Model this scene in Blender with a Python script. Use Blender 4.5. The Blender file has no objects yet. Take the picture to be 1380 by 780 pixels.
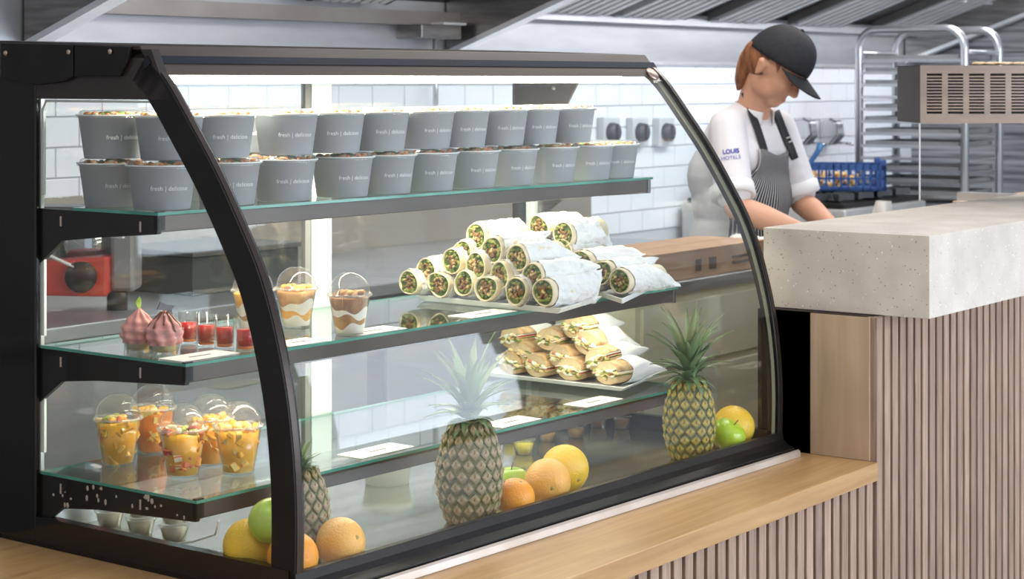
import bpy, bmesh, math, random
from mathutils import Vector, Matrix, Quaternion
random.seed(7)
S = bpy.context.scene
C = S.collection
PI = math.pi

# ------------------------------------------------------------------ camera
FPX, CX, HZ = 2591.0, 690.0, 108.0
YAW = math.radians(35.8)
CAM = Vector((-2.605, -2.371, 1.5))
FW = Vector((math.cos(YAW), math.sin(YAW), 0)); RT = Vector((math.sin(YAW), -math.cos(YAW), 0)); UP = Vector((0, 0, 1))
cd = bpy.data.cameras.new('camera'); cam = bpy.data.objects.new('camera', cd); C.objects.link(cam)
cd.sensor_width = 36; cd.lens = 36 * FPX / 1380; cd.shift_x = 0; cd.shift_y = (HZ - 390) / 1380
cam.location = CAM; cam.rotation_euler = (PI / 2, 0, YAW - PI / 2)
cd.clip_start = 0.05; cd.clip_end = 100
cd.dof.use_dof = True; cd.dof.focus_distance = 4.2; cd.dof.aperture_fstop = 7.5
S.camera = cam
# ------------------------------------------------------------------ world, lights, exposure
w = bpy.data.worlds.new('world'); S.world = w; w.use_nodes = True
bg = w.node_tree.nodes['Background']; bg.inputs[0].default_value = (0.80, 0.87, 1.0, 1); bg.inputs[1].default_value = 0.62
S.view_settings.view_transform = 'Standard'; S.view_settings.look = 'None'; S.view_settings.gamma = 1
S.view_settings.exposure = 0.0; S.view_settings.use_curve_mapping = False
try: S.cycles.transparent_max_bounces = 32
except Exception: pass
def area(name, loc, rot, sx, sy, power, col):
    l = bpy.data.lights.new(name, 'AREA'); l.shape = 'RECTANGLE'; l.size = sx; l.size_y = sy; l.energy = power; l.color = col
    o = bpy.data.objects.new(name, l); C.objects.link(o); o.location = loc; o.rotation_euler = rot; return o
area('dining_ceiling_light', (-1.0, -2.6, 3.3), (0, 0, 0), 4.0, 3.0, 74, (1, .87, .75))
area('window_fill', (2.4, -5.0, 1.6), (math.radians(90), 0, 0), 3.8, 2.0, 85, (.80, .88, 1))  # extra blue fill added by the windows to brighten the counter front
area('kitchen_ceiling_light', (3.6, 0.6, 2.75), (0, 0, 0), 4.0, 0.8, 58, (1, .95, .88))
area('hood_light', (5.9, 1.45, 2.08), (math.radians(42), 0, 0), 4.2, 0.3, 40, (.97, .98, 1))
area('back_kitchen_light', (2.4, 1.3, 2.1), (math.radians(35), 0, 0), 2.2, 0.3, 11, (1, .95, .88))
area('display_case_tube_light', (0.89, 0.44, 1.487), (0, 0, math.radians(-1.8)), 1.6, 0.04, 18, (1, .95, .82))
area('middle_shelf_fill', (0.89, 0.435, 1.232), (math.radians(8), 0, math.radians(-1.8)), 1.5, 0.02, 8, (1, .90, .68))  # added fill hidden behind the top shelf bar to brighten the wraps
area('lower_shelf_fill', (0.89, 0.345, 0.945), (math.radians(8), 0, math.radians(-1.8)), 1.5, 0.02, 5, (1, .92, .74))  # added fill behind the middle shelf bar, no lamp strip there

# ------------------------------------------------------------------ picture-to-place measuring
def ray(x, y): return FW + RT * ((x - CX) / FPX) + UP * (-(y - HZ) / FPX)
def at(x, y, D): return CAM + ray(x, y) * D
def onX(x, y, X): r = ray(x, y); return CAM + r * ((X - CAM.x) / r.x)
def onY(x, y, Y): r = ray(x, y); return CAM + r * ((Y - CAM.y) / r.y)
def onZ(x, y, Z): r = ray(x, y); return CAM + r * ((Z - CAM.z) / r.z)

# ------------------------------------------------------------------ materials
MATS = {}
def nt(name):
    m = bpy.data.materials.new(name); m.use_nodes = True; n = m.node_tree
    return m, n, n.nodes['Principled BSDF'], n.nodes['Material Output']
def mat(name, col, rough=.5, metal=0, col2=None, scale=20, bump=0, bscale=None, sss=0, emit=0, stretch=None, detail=4, lo=.35, hi=.65, spec=None, coat=0, alpha=None, trans=0):
    if name in MATS: return MATS[name]
    m, n, b, out = nt(name); L = n.links
    c4 = lambda c: (c[0], c[1], c[2], 1)
    b.inputs['Base Color'].default_value = c4(col); b.inputs['Roughness'].default_value = rough; b.inputs['Metallic'].default_value = metal
    if spec is not None: b.inputs['Specular IOR Level'].default_value = spec
    if coat: b.inputs['Coat Weight'].default_value = coat; b.inputs['Coat Roughness'].default_value = .08
    if trans: b.inputs['Transmission Weight'].default_value = trans; b.inputs['IOR'].default_value = 1.33
    if sss: b.inputs['Subsurface Weight'].default_value = sss; b.inputs['Subsurface Radius'].default_value = (.02, .01, .006); b.inputs['Subsurface Scale'].default_value = .5
    if emit: b.inputs['Emission Color'].default_value = c4(col); b.inputs['Emission Strength'].default_value = emit
    if col2 or bump:
        tc = n.nodes.new('ShaderNodeTexCoord'); mp = n.nodes.new('ShaderNodeMapping'); L.new(tc.outputs['Object'], mp.inputs[0])
        if stretch: mp.inputs['Scale'].default_value = stretch
        if col2:
            ns = n.nodes.new('ShaderNodeTexNoise'); ns.inputs['Scale'].default_value = scale; ns.inputs['Detail'].default_value = detail
            L.new(mp.outputs[0], ns.inputs['Vector']); r = n.nodes.new('ShaderNodeValToRGB')
            r.color_ramp.elements[0].position = lo; r.color_ramp.elements[1].position = hi
            r.color_ramp.elements[0].color = c4(col); r.color_ramp.elements[1].color = c4(col2)
            L.new(ns.outputs['Fac'], r.inputs[0]); L.new(r.outputs[0], b.inputs['Base Color'])
        if bump:
            n2 = n.nodes.new('ShaderNodeTexNoise'); n2.inputs['Scale'].default_value = bscale or scale; n2.inputs['Detail'].default_value = 3
            L.new(mp.outputs[0], n2.inputs['Vector']); bp = n.nodes.new('ShaderNodeBump'); bp.inputs['Strength'].default_value = bump; bp.inputs['Distance'].default_value = .004
            L.new(n2.outputs['Fac'], bp.inputs['Height']); L.new(bp.outputs[0], b.inputs['Normal'])
    MATS[name] = m; return m
def glass(name, tint=(1, 1, 1), f0=.045, rough=0.0, haze=0.0, hazecol=(1, 1, 1)):
    """thin clear sheet: straight-through light plus mirror reflection that grows at grazing angles"""
    if name in MATS: return MATS[name]
    m, n, b, out = nt(name); L = n.links; n.nodes.remove(b)
    t = n.nodes.new('ShaderNodeBsdfTransparent'); t.inputs[0].default_value = (*tint, 1)
    g = n.nodes.new('ShaderNodeBsdfGlossy'); g.inputs['Roughness'].default_value = rough
    lw = n.nodes.new('ShaderNodeLayerWeight'); lw.inputs['Blend'].default_value = .5
    pw = n.nodes.new('ShaderNodeMath'); pw.operation = 'POWER'; pw.inputs[1].default_value = 5; L.new(lw.outputs['Facing'], pw.inputs[0])
    ma = n.nodes.new('ShaderNodeMath'); ma.operation = 'MULTIPLY_ADD'; ma.inputs[1].default_value = 1 - f0; ma.inputs[2].default_value = f0; L.new(pw.outputs[0], ma.inputs[0])
    mx = n.nodes.new('ShaderNodeMixShader'); L.new(ma.outputs[0], mx.inputs[0]); L.new(t.outputs[0], mx.inputs[1]); L.new(g.outputs[0], mx.inputs[2])
    last = mx
    if haze:
        d = n.nodes.new('ShaderNodeBsdfDiffuse'); d.inputs[0].default_value = (*hazecol, 1)
        m2 = n.nodes.new('ShaderNodeMixShader'); m2.inputs[0].default_value = haze; L.new(mx.outputs[0], m2.inputs[1]); L.new(d.outputs[0], m2.inputs[2]); last = m2
    L.new(last.outputs[0], out.inputs[0]); MATS[name] = m; return m
def wood(name, c1, c2, rough=.45, grain=(30, 30, 2.5), sc=3):
    if name in MATS: return MATS[name]
    m, n, b, out = nt(name); L = n.links
    tc = n.nodes.new('ShaderNodeTexCoord'); mp = n.nodes.new('ShaderNodeMapping'); mp.inputs['Scale'].default_value = grain; L.new(tc.outputs['Object'], mp.inputs[0])
    oi = n.nodes.new('ShaderNodeObjectInfo'); ad = n.nodes.new('ShaderNodeVectorMath'); ad.operation = 'ADD'
    sc_ = n.nodes.new('ShaderNodeMath'); sc_.operation = 'MULTIPLY'; sc_.inputs[1].default_value = 37; L.new(oi.outputs['Random'], sc_.inputs[0])
    L.new(mp.outputs[0], ad.inputs[0]); L.new(sc_.outputs[0], ad.inputs[1])
    ns = n.nodes.new('ShaderNodeTexNoise'); ns.inputs['Scale'].default_value = sc; ns.inputs['Detail'].default_value = 6; ns.inputs['Distortion'].default_value = .6; L.new(ad.outputs[0], ns.inputs['Vector'])
    r = n.nodes.new('ShaderNodeValToRGB'); r.color_ramp.elements[0].position = .3; r.color_ramp.elements[1].position = .7
    r.color_ramp.elements[0].color = (*c1, 1); r.color_ramp.elements[1].color = (*c2, 1); L.new(ns.outputs['Fac'], r.inputs[0])
    hs = n.nodes.new('ShaderNodeHueSaturation'); v = n.nodes.new('ShaderNodeMapRange'); v.inputs['To Min'].default_value = .82; v.inputs['To Max'].default_value = 1.15
    L.new(oi.outputs['Random'], v.inputs[0]); L.new(v.outputs[0], hs.inputs['Value']); L.new(r.outputs[0], hs.inputs['Color']); L.new(hs.outputs[0], b.inputs['Base Color'])
    b.inputs['Roughness'].default_value = rough; MATS[name] = m; return m

STEEL = lambda: mat('brushed_stainless', (.45, .46, .48), .4, .9, (.53, .54, .56), 3, stretch=(1, 1, 5))
DSTEEL = lambda: mat('dark_stainless', (.20, .19, .19), .35, 1, (.32, .31, .30), 5, stretch=(1, 1, 8))
BLACK = lambda: mat('black_powder_coat', (.007, .0065, .006), .35, 0, (.013, .011, .010), 8, spec=.3)
BROWNB = lambda: mat('anodised_brown_black', (.035, .026, .021), .45, 0, (.055, .042, .034), 4, stretch=(1, 6, 6), spec=.3)
ALU = lambda: mat('satin_aluminium', (.72, .74, .76), .3, .8, (.8, .82, .84), 10)
CLEAR = lambda: glass('clear_glass', (.985, .995, .99), .04)
PLAST = lambda: glass('clear_plastic', (.97, .975, .97), .05, .06, .035, (.95, .93, .88))
GEDGE = lambda: mat('green_glass_edge', (.05, .24, .18), .15, 0, (.12, .36, .28), 6, spec=.6)
WHITE = lambda: mat('white_card', (.86, .84, .80), .6)

# ------------------------------------------------------------------ mesh helpers
def BM(): return bmesh.new()
def add_box(bm, x0, x1, y0, y1, z0, z1, M=None, mi=0):
    vs = [bm.verts.new((x, y, z)) for x in (x0, x1) for y in (y0, y1) for z in (z0, z1)]
    if M: 
        for v in vs: v.co = M @ v.co
    fs = []
    for f in ((0, 1, 3, 2), (4, 6, 7, 5), (0, 4, 5, 1), (2, 3, 7, 6), (0, 2, 6, 4), (1, 5, 7, 3)):
        q = bm.faces.new([vs[i] for i in f]); q.material_index = mi; fs.append(q)
    return fs
def add_lathe(bm, prof, n=24, c=(0, 0, 0), M=None, mi=0, sx=1, sy=1, wob=None):
    rings = []
    for r, z in prof:
        if r < 1e-5: ring = [bm.verts.new((c[0], c[1], c[2] + z))]
        else:
            ring = []
            for k in range(n):
                a = 2 * PI * k / n; rr = r * (wob(a, z) if wob else 1)
                ring.append(bm.verts.new((c[0] + rr * sx * math.cos(a), c[1] + rr * sy * math.sin(a), c[2] + z)))
        rings.append(ring)
    for a, b in zip(rings, rings[1:]):
        for k in range(n):
            k2 = (k + 1) % n
            va = [a[0]] if len(a) == 1 else [a[k], a[k2]]; vb = [b[0]] if len(b) == 1 else [b[k2], b[k]]
            vs = va + vb
            if len(vs) > 2:
                f = bm.faces.new(vs); f.material_index = mi; f.smooth = True
    if M:
        for ring in rings:
            for v in ring: v.co = M @ v.co
def add_prism(bm, pts, h0, h1, axis='x', mi=0, M=None):
    """closed outline pts (two coords) pushed from h0 to h1 along axis"""
    def mk(p, h):
        return {'x': (h, p[0], p[1]), 'y': (p[0], h, p[1]), 'z': (p[0], p[1], h)}[axis]
    a = [bm.verts.new(mk(p, h0)) for p in pts]; b = [bm.verts.new(mk(p, h1)) for p in pts]
    if M:
        for v in a + b: v.co = M @ v.co
    n = len(pts); fs = [bm.faces.new(a), bm.faces.new(b[::-1])]
    for i in range(n): fs.append(bm.faces.new((a[i], b[i], b[(i + 1) % n], a[(i + 1) % n])))
    for f in fs: f.material_index = mi
    return fs
def add_band(bm, inner, outer, h0, h1, axis='x'):
    """strip between two polylines of equal length, extruded: clean quads"""
    def mk(p, h): return {'x': (h, p[0], p[1]), 'y': (p[0], h, p[1]), 'z': (p[0], p[1], h)}[axis]
    R = [[bm.verts.new(mk(p, h)) for p in pl] for pl in (inner, outer) for h in (h0, h1)]
    n = len(inner); i0, i1, o0, o1 = R
    for k in range(n - 1):
        for a, b in ((i0, o0), (o0, o1), (o1, i1), (i1, i0)): bm.faces.new((a[k], a[k + 1], b[k + 1], b[k]))
    bm.faces.new((i0[0], i1[0], o1[0], o0[0])); bm.faces.new((i0[-1], o0[-1], o1[-1], i1[-1]))
def add_tube(bm, pts, r, n=8, mi=0, caps=True):
    pts = [Vector(p) for p in pts]; rs = r if isinstance(r, (list, tuple)) else [r] * len(pts)
    prev = None; rings = []
    for i, p in enumerate(pts):
        d = (pts[min(i + 1, len(pts) - 1)] - pts[max(i - 1, 0)]).normalized()
        if prev is None: u = d.orthogonal().normalized()
        else: u = (prev - d * prev.dot(d)).normalized()
        prev = u; v = d.cross(u)
        rings.append([bm.verts.new(p + (u * math.cos(2 * PI * k / n) + v * math.sin(2 * PI * k / n)) * rs[i]) for k in range(n)])
    for a, b in zip(rings, rings[1:]):
        for k in range(n):
            f = bm.faces.new((a[k], a[(k + 1) % n], b[(k + 1) % n], b[k])); f.smooth = True; f.material_index = mi
    if caps: bm.faces.new(rings[0][::-1]).material_index = mi; bm.faces.new(rings[-1]).material_index = mi
def add_ell(bm, c, r, seg=16, M=None, mi=0):
    n = seg // 2; prof = [(math.sin(PI * i / n), -math.cos(PI * i / n)) for i in range(n + 1)]
    T = Matrix.Translation(Vector(c)) @ (M.to_4x4() if M else Matrix.Identity(4)) @ Matrix.Diagonal((r[0], r[1], r[2], 1))
    add_lathe(bm, [(max(a, 0), b) for a, b in prof], seg, M=T, mi=mi)
def add_caps(bm, p0, p1, r0, r1, seg=14):
    """tapered limb with rounded ends"""
    p0 = Vector(p0); p1 = Vector(p1); d = p1 - p0; L = d.length
    pr = [(0, -r0)] + [(r0 * math.cos(a), r0 * math.sin(a)) for a in (-1.1, -.6, 0)] + [(r1 * math.cos(a), L + r1 * math.sin(a)) for a in (0, .6, 1.1)] + [(0, L + r1)]
    q = Vector((0, 0, 1)).rotation_difference(d.normalized()).to_matrix().to_4x4()
    add_lathe(bm, pr, seg, M=Matrix.Translation(p0) @ q)
def grid(bm, f, nu, nv, closeu=False, mi=0, smooth=True):
    V = [[bm.verts.new(f(i / nu, j / nv)) for i in range(nu if closeu else nu + 1)] for j in range(nv + 1)]
    for j in range(nv):
        for i in range(nu):
            i2 = (i + 1) % nu if closeu else i + 1
            q = bm.faces.new((V[j][i], V[j][i2], V[j + 1][i2], V[j + 1][i])); q.smooth = smooth; q.material_index = mi
def obj(name, bm, m, parent=None, world=True, bevel=0, mods=(), smooth=None):
    """one mesh object; with world=True the coordinates are world ones"""
    bmesh.ops.recalc_face_normals(bm, faces=bm.faces)
    if parent is not None and world:
        inv = parent.matrix_basis.inverted() if parent.parent is None else (parent.parent.matrix_basis @ parent.matrix_basis).inverted()
        bm.transform(inv)
    me = bpy.data.meshes.new(name); bm.to_mesh(me); bm.free()
    for mm in (m if isinstance(m, (list, tuple)) else [m]): me.materials.append(mm)
    if smooth is not None:
        for p in me.polygons: p.use_smooth = smooth
    o = bpy.data.objects.new(name, me); C.objects.link(o)
    if parent is not None: o.parent = parent
    if bevel:
        b = o.modifiers.new('bevel', 'BEVEL'); b.width = bevel; b.segments = 2; b.limit_method = 'ANGLE'; b.angle_limit = .7
    return o
def inst(src, parent, loc=(0, 0, 0), rot=(0, 0, 0), scale=(1, 1, 1), M=None):
    o = src.copy(); C.objects.link(o); o.parent = parent
    if M is not None: o.matrix_basis = M
    else: o.location = loc; o.rotation_euler = rot; o.scale = scale
    return o
def thing(name, label, cat, loc=(0, 0, 0), rot=(0, 0, 0), group=None):
    o = bpy.data.objects.new(name, None); C.objects.link(o); o.location = loc; o.rotation_euler = rot
    o.empty_display_size = .05
    o['label'] = label; o['category'] = cat
    if group: o['group'] = group
    return o
def tag(o, label, cat, group=None):
    o['label'] = label; o['category'] = cat
    if group: o['group'] = group
    return o
def struct(name, bm, m, **k):
    o = obj(name, bm, m, **k); o['kind'] = 'structure'; return o
def kids(o): return [c for c in bpy.data.objects if c.parent is o]
def dup(root, tree, loc, rot=(0, 0, 0), label=None, group=None, scale=None):
    """tree = [(child, [grandchildren])]"""
    r = root.copy(); C.objects.link(r); r.location = loc; r.rotation_euler = rot
    if scale: r.scale = scale
    if label: r['label'] = label
    if group: r['group'] = group
    for ch, gs in tree:
        c = ch.copy(); C.objects.link(c); c.parent = r
        for g in gs: d = g.copy(); C.objects.link(d); d.parent = c
    return r
def tree(root):
    by = {}
    for o in bpy.data.objects:
        if o.parent: by.setdefault(o.parent.name, []).append(o)
    return [(c, by.get(c.name, [])) for c in by.get(root.name, [])]
ORD = ['first', 'second', 'third', 'fourth', 'fifth', 'sixth', 'seventh', 'eighth', 'ninth', 'tenth', 'eleventh', 'twelfth', 'thirteenth', 'fourteenth']
# ================================================================== SETTING
bm = BM(); add_box(bm, -6, 12, -7, 3, -.1, 0)
struct('floor', bm, mat('pale_concrete_floor', (.50, .50, .50), .5, 0, (.62, .61, .60), 3))
WY = 2.5
bm = BM(); add_box(bm, -1, 9.5, WY, WY + .15, 0, 3.0); wall_back = struct('wall_back', bm, mat('white_grout', (.55, .57, .60), .7))
bm = BM(); add_box(bm, -.098, .098, -.008, .0, -.048, .048)
tilem = mat('white_glazed_tile', (.80, .83, .88), .18, 0, (.88, .90, .93), 2, coat=.3)
tile0 = obj('tile', bm, tilem, wall_back, world=False, bevel=.003); first = True
for j in range(8):
    for i in range(35):
        p = (1.1 + i * .2 + (.1 if j % 2 else 0), WY - .001, .83 + j * .1)
        if first: tile0.location = p; first = False
        else: inst(tile0, wall_back, p)
bm = BM(); add_box(bm, -1, 9.5, WY - .012, WY, 1.58, 2.2); struct('trim_1', bm, STEEL())
bm = BM(); add_box(bm, -1, 9.5, WY - .03, WY - .012, 1.572, 1.588); struct('trim_2', bm, ALU())
bm = BM(); add_box(bm, 8.3, 8.4, -1, WY, 0, 3.0); struct('wall_right', bm, mat('streaked_steel_wall', (.12, .12, .13), .35, .9, (.5, .5, .52), 4, stretch=(1, .3, 10)))
bm = BM(); add_box(bm, -1, -.9, .95, WY, 0, 3.0); struct('wall_left', bm, mat('grey_plaster', (.35, .33, .33), .8, 0, (.42, .40, .38), 4))
bm = BM(); add_box(bm, -.9, 4.75, WY - .014, WY - .009, .84, 1.12); struct('trim_3', bm, mat('beige_reflect_splashback', (.33, .295, .245), .35, .4, (.42, .38, .32), 2))  # beige reflections in the steel are put into the panel colour
# dining side facade with daylight windows
FY = -5.2
fr = mat('plaster_facade', (.42, .37, .33), .8, 0, (.5, .45, .4), 3)
bm = BM(); xs = [(.3, 2.3), (2.45, 4.5), (5.2, 7.0)]; prev = -6  # middle opening added to throw more blue light on the counter front
for a, b in xs: add_box(bm, prev, a, FY - .15, FY, 0, 3.4); add_box(bm, a, b, FY - .15, FY, 2.75, 3.4); add_box(bm, a, b, FY - .15, FY, 0, .35); prev = b
add_box(bm, prev, 12, FY - .15, FY, 0, 3.4); struct('wall_front', bm, fr)
day = mat('daylit_window', (.80, .89, 1.0), .5, emit=6.2)
for i, (a, b) in enumerate(xs):
    bm = BM(); add_box(bm, a, b, FY - .10, FY - .09, .35, 2.75)
    wn = struct('window_%d' % (i + 1), bm, day)
    bm = BM()
    for (c, d, e, f) in ((a, a + .05, .35, 2.75), (b - .05, b, .35, 2.75), (a, b, .35, .41), (a, b, 2.69, 2.75), (a, b, 2.2, 2.24)):
        add_box(bm, c, d, FY - .085, FY - .02, e, f)
    obj('window_frame', bm, mat('dark_window_frame', (.03, .03, .035), .4), wn)

# ================================================================== HOOD
hood = thing('extractor_hood', 'long stainless extractor hood with ribbed baffle filters above the cooking line', 'hood', (4, WY - .02, 1.78))
def slope(Y): return 1.79 + (WY - Y) * .36
bm = BM(); add_prism(bm, [(WY - .02, 1.72), (WY - .09, 1.72), (WY - .09, 1.775), (WY - .02, 1.775)], 1.5, 3.66, 'x')
obj('grease_channel', bm, mat('grey_hood_rail', (.24, .22, .21), .4, .8, (.3, .28, .27), 4), hood)
bm = BM(); add_prism(bm, [(WY - .02, 1.765), (WY - .075, 1.765), (WY - .075, 1.80), (WY - .02, 1.80)], 3.72, 8.25, 'x')
obj('grease_channel', bm, STEEL(), hood)
bm = BM(); add_prism(bm, [(WY - .02, slope(WY) + .03), (.95, slope(.95) + .03), (.95, 2.9), (WY - .02, 2.9)], 1.5, 8.25, 'x')
obj('canopy', bm, mat('hood_dark_plate', (.075, .07, .068), .4, .6, (.12, .115, .11), 3), hood)
for X, th in ((3.69, .03), (1.49, .03), (8.2, .03)):
    bm = BM(); lo = slope
    add_prism(bm, [(WY - .02, 1.615), (.95, 1.615 + (WY - .95) * .36), (.95, 2.6), (WY - .02, 2.6)], X - th, X + th, 'x')
    obj('side_panel', bm, DSTEEL(), hood)
    bm = BM(); add_prism(bm, [(WY - .02, 1.60), (.95, 1.60 + (WY - .95) * .36), (.95, 1.60 + (WY - .95) * .36 + .022), (WY - .02, 1.622)], X - th - .006, X + th + .006, 'x')
    obj('edge_trim', bm, ALU(), hood)
# filters : frame plus fins
finm = mat('filter_steel', (.55, .55, .55), .35, .6, (.7, .7, .7), 5); blk = mat('hood_panel_steel', (.10, .097, .095), .4, .7, (.15, .145, .14), 4)
def sl(Y, o=0): return slope(Y) + o
fb = BM(); y0, y1 = WY - .1, WY - .62
add_prism(fb, [(0, 0), (-.52, .52 * .36), (-.52, .52 * .36 - .03), (0, -.03)], -.018, .018, 'x')
fin0 = None
groups = [(onY(a, 28, 2.4).x, onY(b, 28, 2.4).x, n) for a, b, n in ((735, 822, 7), (836, 925, 7), (965, 1032, 6), (1072, 1134, 6), (1185, 1250, 6), (1290, 1345, 5), (430, 520, 7), (190, 300, 7))]
for gx, gx1, nf in groups:
    W = gx1 - gx; fp = W / nf; bm = BM()
    for a, b in ((gx - .05, gx - .02), (gx + W, gx + W + .03)):
        add_prism(bm, [(y0 + .02, sl(y0 + .02, -.025)), (y1 - .02, sl(y1 - .02, -.025)), (y1 - .02, sl(y1 - .02, .02)), (y0 + .02, sl(y0 + .02, .02))], a, b, 'x')
    add_prism(bm, [(y1, sl(y1, -.025)), (y1 - .04, sl(y1 - .04, -.025)), (y1 - .04, sl(y1 - .04, .02)), (y1, sl(y1, .02))], gx - .02, gx + W, 'x')
    f = obj('baffle_filter', bm, blk, hood)
    for k in range(nf):
        if fin0 is None:
            fin0 = obj('fin', fb, finm, f, world=False, bevel=.004); o = fin0
        else: o = inst(fin0, f)
        o.location = Vector((gx + .5 * fp + k * fp, y0, sl(y0, -.004))) - hood.location
    for s in (.2, .8):
        bm = BM(); c = Vector((gx + W * s, y1 + .08, sl(y1 + .08, -.035))); add_box(bm, c.x - .008, c.x + .008, c.y - .03, c.y + .03, c.z - .006, c.z + .004)
        obj('handle', bm, ALU(), f)
# small box under the hood on the wall
p = onY(568, 44, WY - .02)
jb = thing('junction_box', 'small grey metal box on the steel wall below the left hood', 'box', (p.x, WY - .012, p.z))
bm = BM(); add_box(bm, p.x - .15, p.x + .11, WY - .14, WY - .012, p.z - .026, p.z + .03); obj('housing', bm, DSTEEL(), jb, bevel=.004)
bm = BM(); add_box(bm, p.x - .02, p.x + .13, WY - .15, WY - .02, p.z + .03, p.z + .04); obj('lid', bm, ALU(), jb)
bm = BM(); add_tube(bm, [(p.x + .04, WY - .06, p.z - .026), (p.x + .04, WY - .06, 1.3)], .012); obj('pipe', bm, ALU(), jb)

# switches, sockets and dispensers on the tiles
kn = mat('dark_knob', (.05, .05, .06), .4); sw = mat('pale_switch_plate', (.58, .60, .62), .4)
for i, (px, lab) in enumerate([(818, 'pale switch plate with dark knob, nearest the stacked bowls'), (855 - 22, ''), (857, 'pale switch plate with dark rotary knob, middle of the row of switches'), (892, 'single pale socket with small dark knob apart from the row of switches')]):
    if i == 1: continue
    p = onY(px, 178, WY - .02)
    t = thing('wall_switch', lab, 'switch', (p.x, WY - .01, p.z), group='switches on the tiled wall')
    bm = BM(); add_box(bm, p.x - .07, p.x + .07, WY - .05, WY - .009, p.z - .07, p.z + .07); obj('plate', bm, sw, t, bevel=.006)
    bm = BM(); add_lathe(bm, [(0, .03), (.042, .03), (.045, 0)], 20, M=Matrix.Translation((p.x - .01, WY - .05, p.z)) @ Matrix.Rotation(PI / 2, 4, 'X')); obj('knob', bm, kn, t)
    bm = BM(); add_box(bm, p.x - .014, p.x - .006, WY - .09, WY - .075, p.z - .035, p.z + .035); obj('grip', bm, kn, t)
ch = mat('chrome', (.7, .71, .73), .08, 1)
for px, lab in ((1076, 'chrome wall soap dispenser just right of the apron strap'), (1112, 'chrome wall soap dispenser nearer the baking rack')):
    p = onY(px, 178, WY - .02); t = thing('soap_dispenser', lab, 'dispenser', (p.x, WY - .01, p.z), group='chrome dispensers on the tiles')
    bm = BM(); add_prism(bm, [(WY - .009, p.z - .08), (WY - .07, p.z - .075), (WY - .12, p.z - .02), (WY - .11, p.z + .06), (WY - .07, p.z + .08), (WY - .009, p.z + .08)], p.x - .05, p.x + .05, 'x')
    obj('body', bm, ch, t, bevel=.012)
    bm = BM(); add_tube(bm, [(p.x, WY - .1, p.z - .06), (p.x, WY - .14, p.z - .06), (p.x + .0, WY - .19, p.z - .065)], .008); obj('lever', bm, ch, t)

# ================================================================== BACK COUNTER, SLICER
bc = thing('back_counter', 'low stainless work counter along the tiled wall behind the display case', 'counter', (1.6, 2, 0))
bm = BM(); add_box(bm, -.8, 4.2, 1.62, 2.48, .80, .84); obj('worktop', bm, STEEL(), bc, bevel=.004)
bm = BM(); add_box(bm, -.8, 4.2, 1.66, 2.46, .1, .80); obj('body', bm, DSTEEL(), bc)
for k in range(5):
    bm = BM(); add_box(bm, -.74 + k, .16 + k, 1.64, 1.66, .14, .77); d = obj('door', bm, STEEL(), bc, bevel=.004)
    bm = BM(); add_box(bm, -.4 + k, -.15 + k, 1.61, 1.63, .69, .71); obj('handle', bm, ALU(), d)
bm = BM(); add_box(bm, -.78, 4.18, 1.7, 2.4, 0, .1); obj('plinth', bm, BLACK(), bc)
# slicer
sp = onZ(108, 418, .90); sx, sy = onY(108, 400, 1.92).x, 1.92
red = mat('red_enamel', (.55, .035, .02), .35, 0, (.62, .06, .03), 5)
slc = thing('meat_slicer', 'red and grey meat slicer on the back counter', 'slicer', (sx, sy, .84))
RM = Matrix.Translation((sx, sy, .84)) @ Matrix.Rotation(YAW - PI / 2, 4, 'Z')   # x right in view, y away
def rb(bm, *a): add_box(bm, *a, M=RM)
bm = BM(); add_prism(bm, [(-.17, .045), (.1, .04), (.1, .155), (-.14, .135), (-.11, .11), (-.12, .08)], -.1, .02, 'y', M=RM); obj('housing', bm, red, slc, bevel=.01)
bm = BM(); rb(bm, .1, .17, -.06, .06, .05, .25); obj('motor_cover', bm, mat('grey_cast_metal', (.30, .30, .30), .4, .5), slc, bevel=.012)
bm = BM(); add_lathe(bm, [(0, -.01), (.12, -.01), (.12, .01), (0, .01)], 28, M=RM @ Matrix.Translation((.0, .06, .17)) @ Matrix.Rotation(PI / 2, 4, 'X')); obj('blade', bm, ch, slc)
bm = BM(); add_lathe(bm, [(0, -.01), (.11, -.01), (.11, .01), (0, .01)], 28, M=RM @ Matrix.Translation((-.20, .02, .12)) @ Matrix.Rotation(PI / 2, 4, 'X')); obj('end_disc', bm, mat('grey_cast_metal2', (.25, .24, .23), .4, .5), slc)
bm = BM(); add_lathe(bm, [(0, -.03), (.045, -.03), (.042, .0), (0, .0)], 20, M=RM @ Matrix.Translation((.03, -.1, .10)) @ Matrix.Rotation(-PI / 2, 4, 'X')); obj('dial', bm, BLACK(), slc)
bm = BM(); rb(bm, -.17, .14, -.05, .1, .26, .295); obj('carriage', bm, mat('slicer_carriage', (.09, .09, .1), .35, .5), slc, bevel=.006)
for q in (-.14, .12):
    bm = BM(); add_lathe(bm, [(0, 0), (.03, 0), (.03, .05), (0, .05)], 12, M=RM @ Matrix.Translation((q, -.06, 0))); obj('foot', bm, BLACK(), slc)
bm = BM(); add_tube(bm, [RM @ Vector(v) for v in ((-.24, -.1, .33), (-.19, -.12, .25), (-.10, -.13, .18), (.02, -.125, .125), (.06, -.12, .115))], .005); obj('cable', bm, mat('white_cable', (.75, .73, .7), .4), slc)
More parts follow.
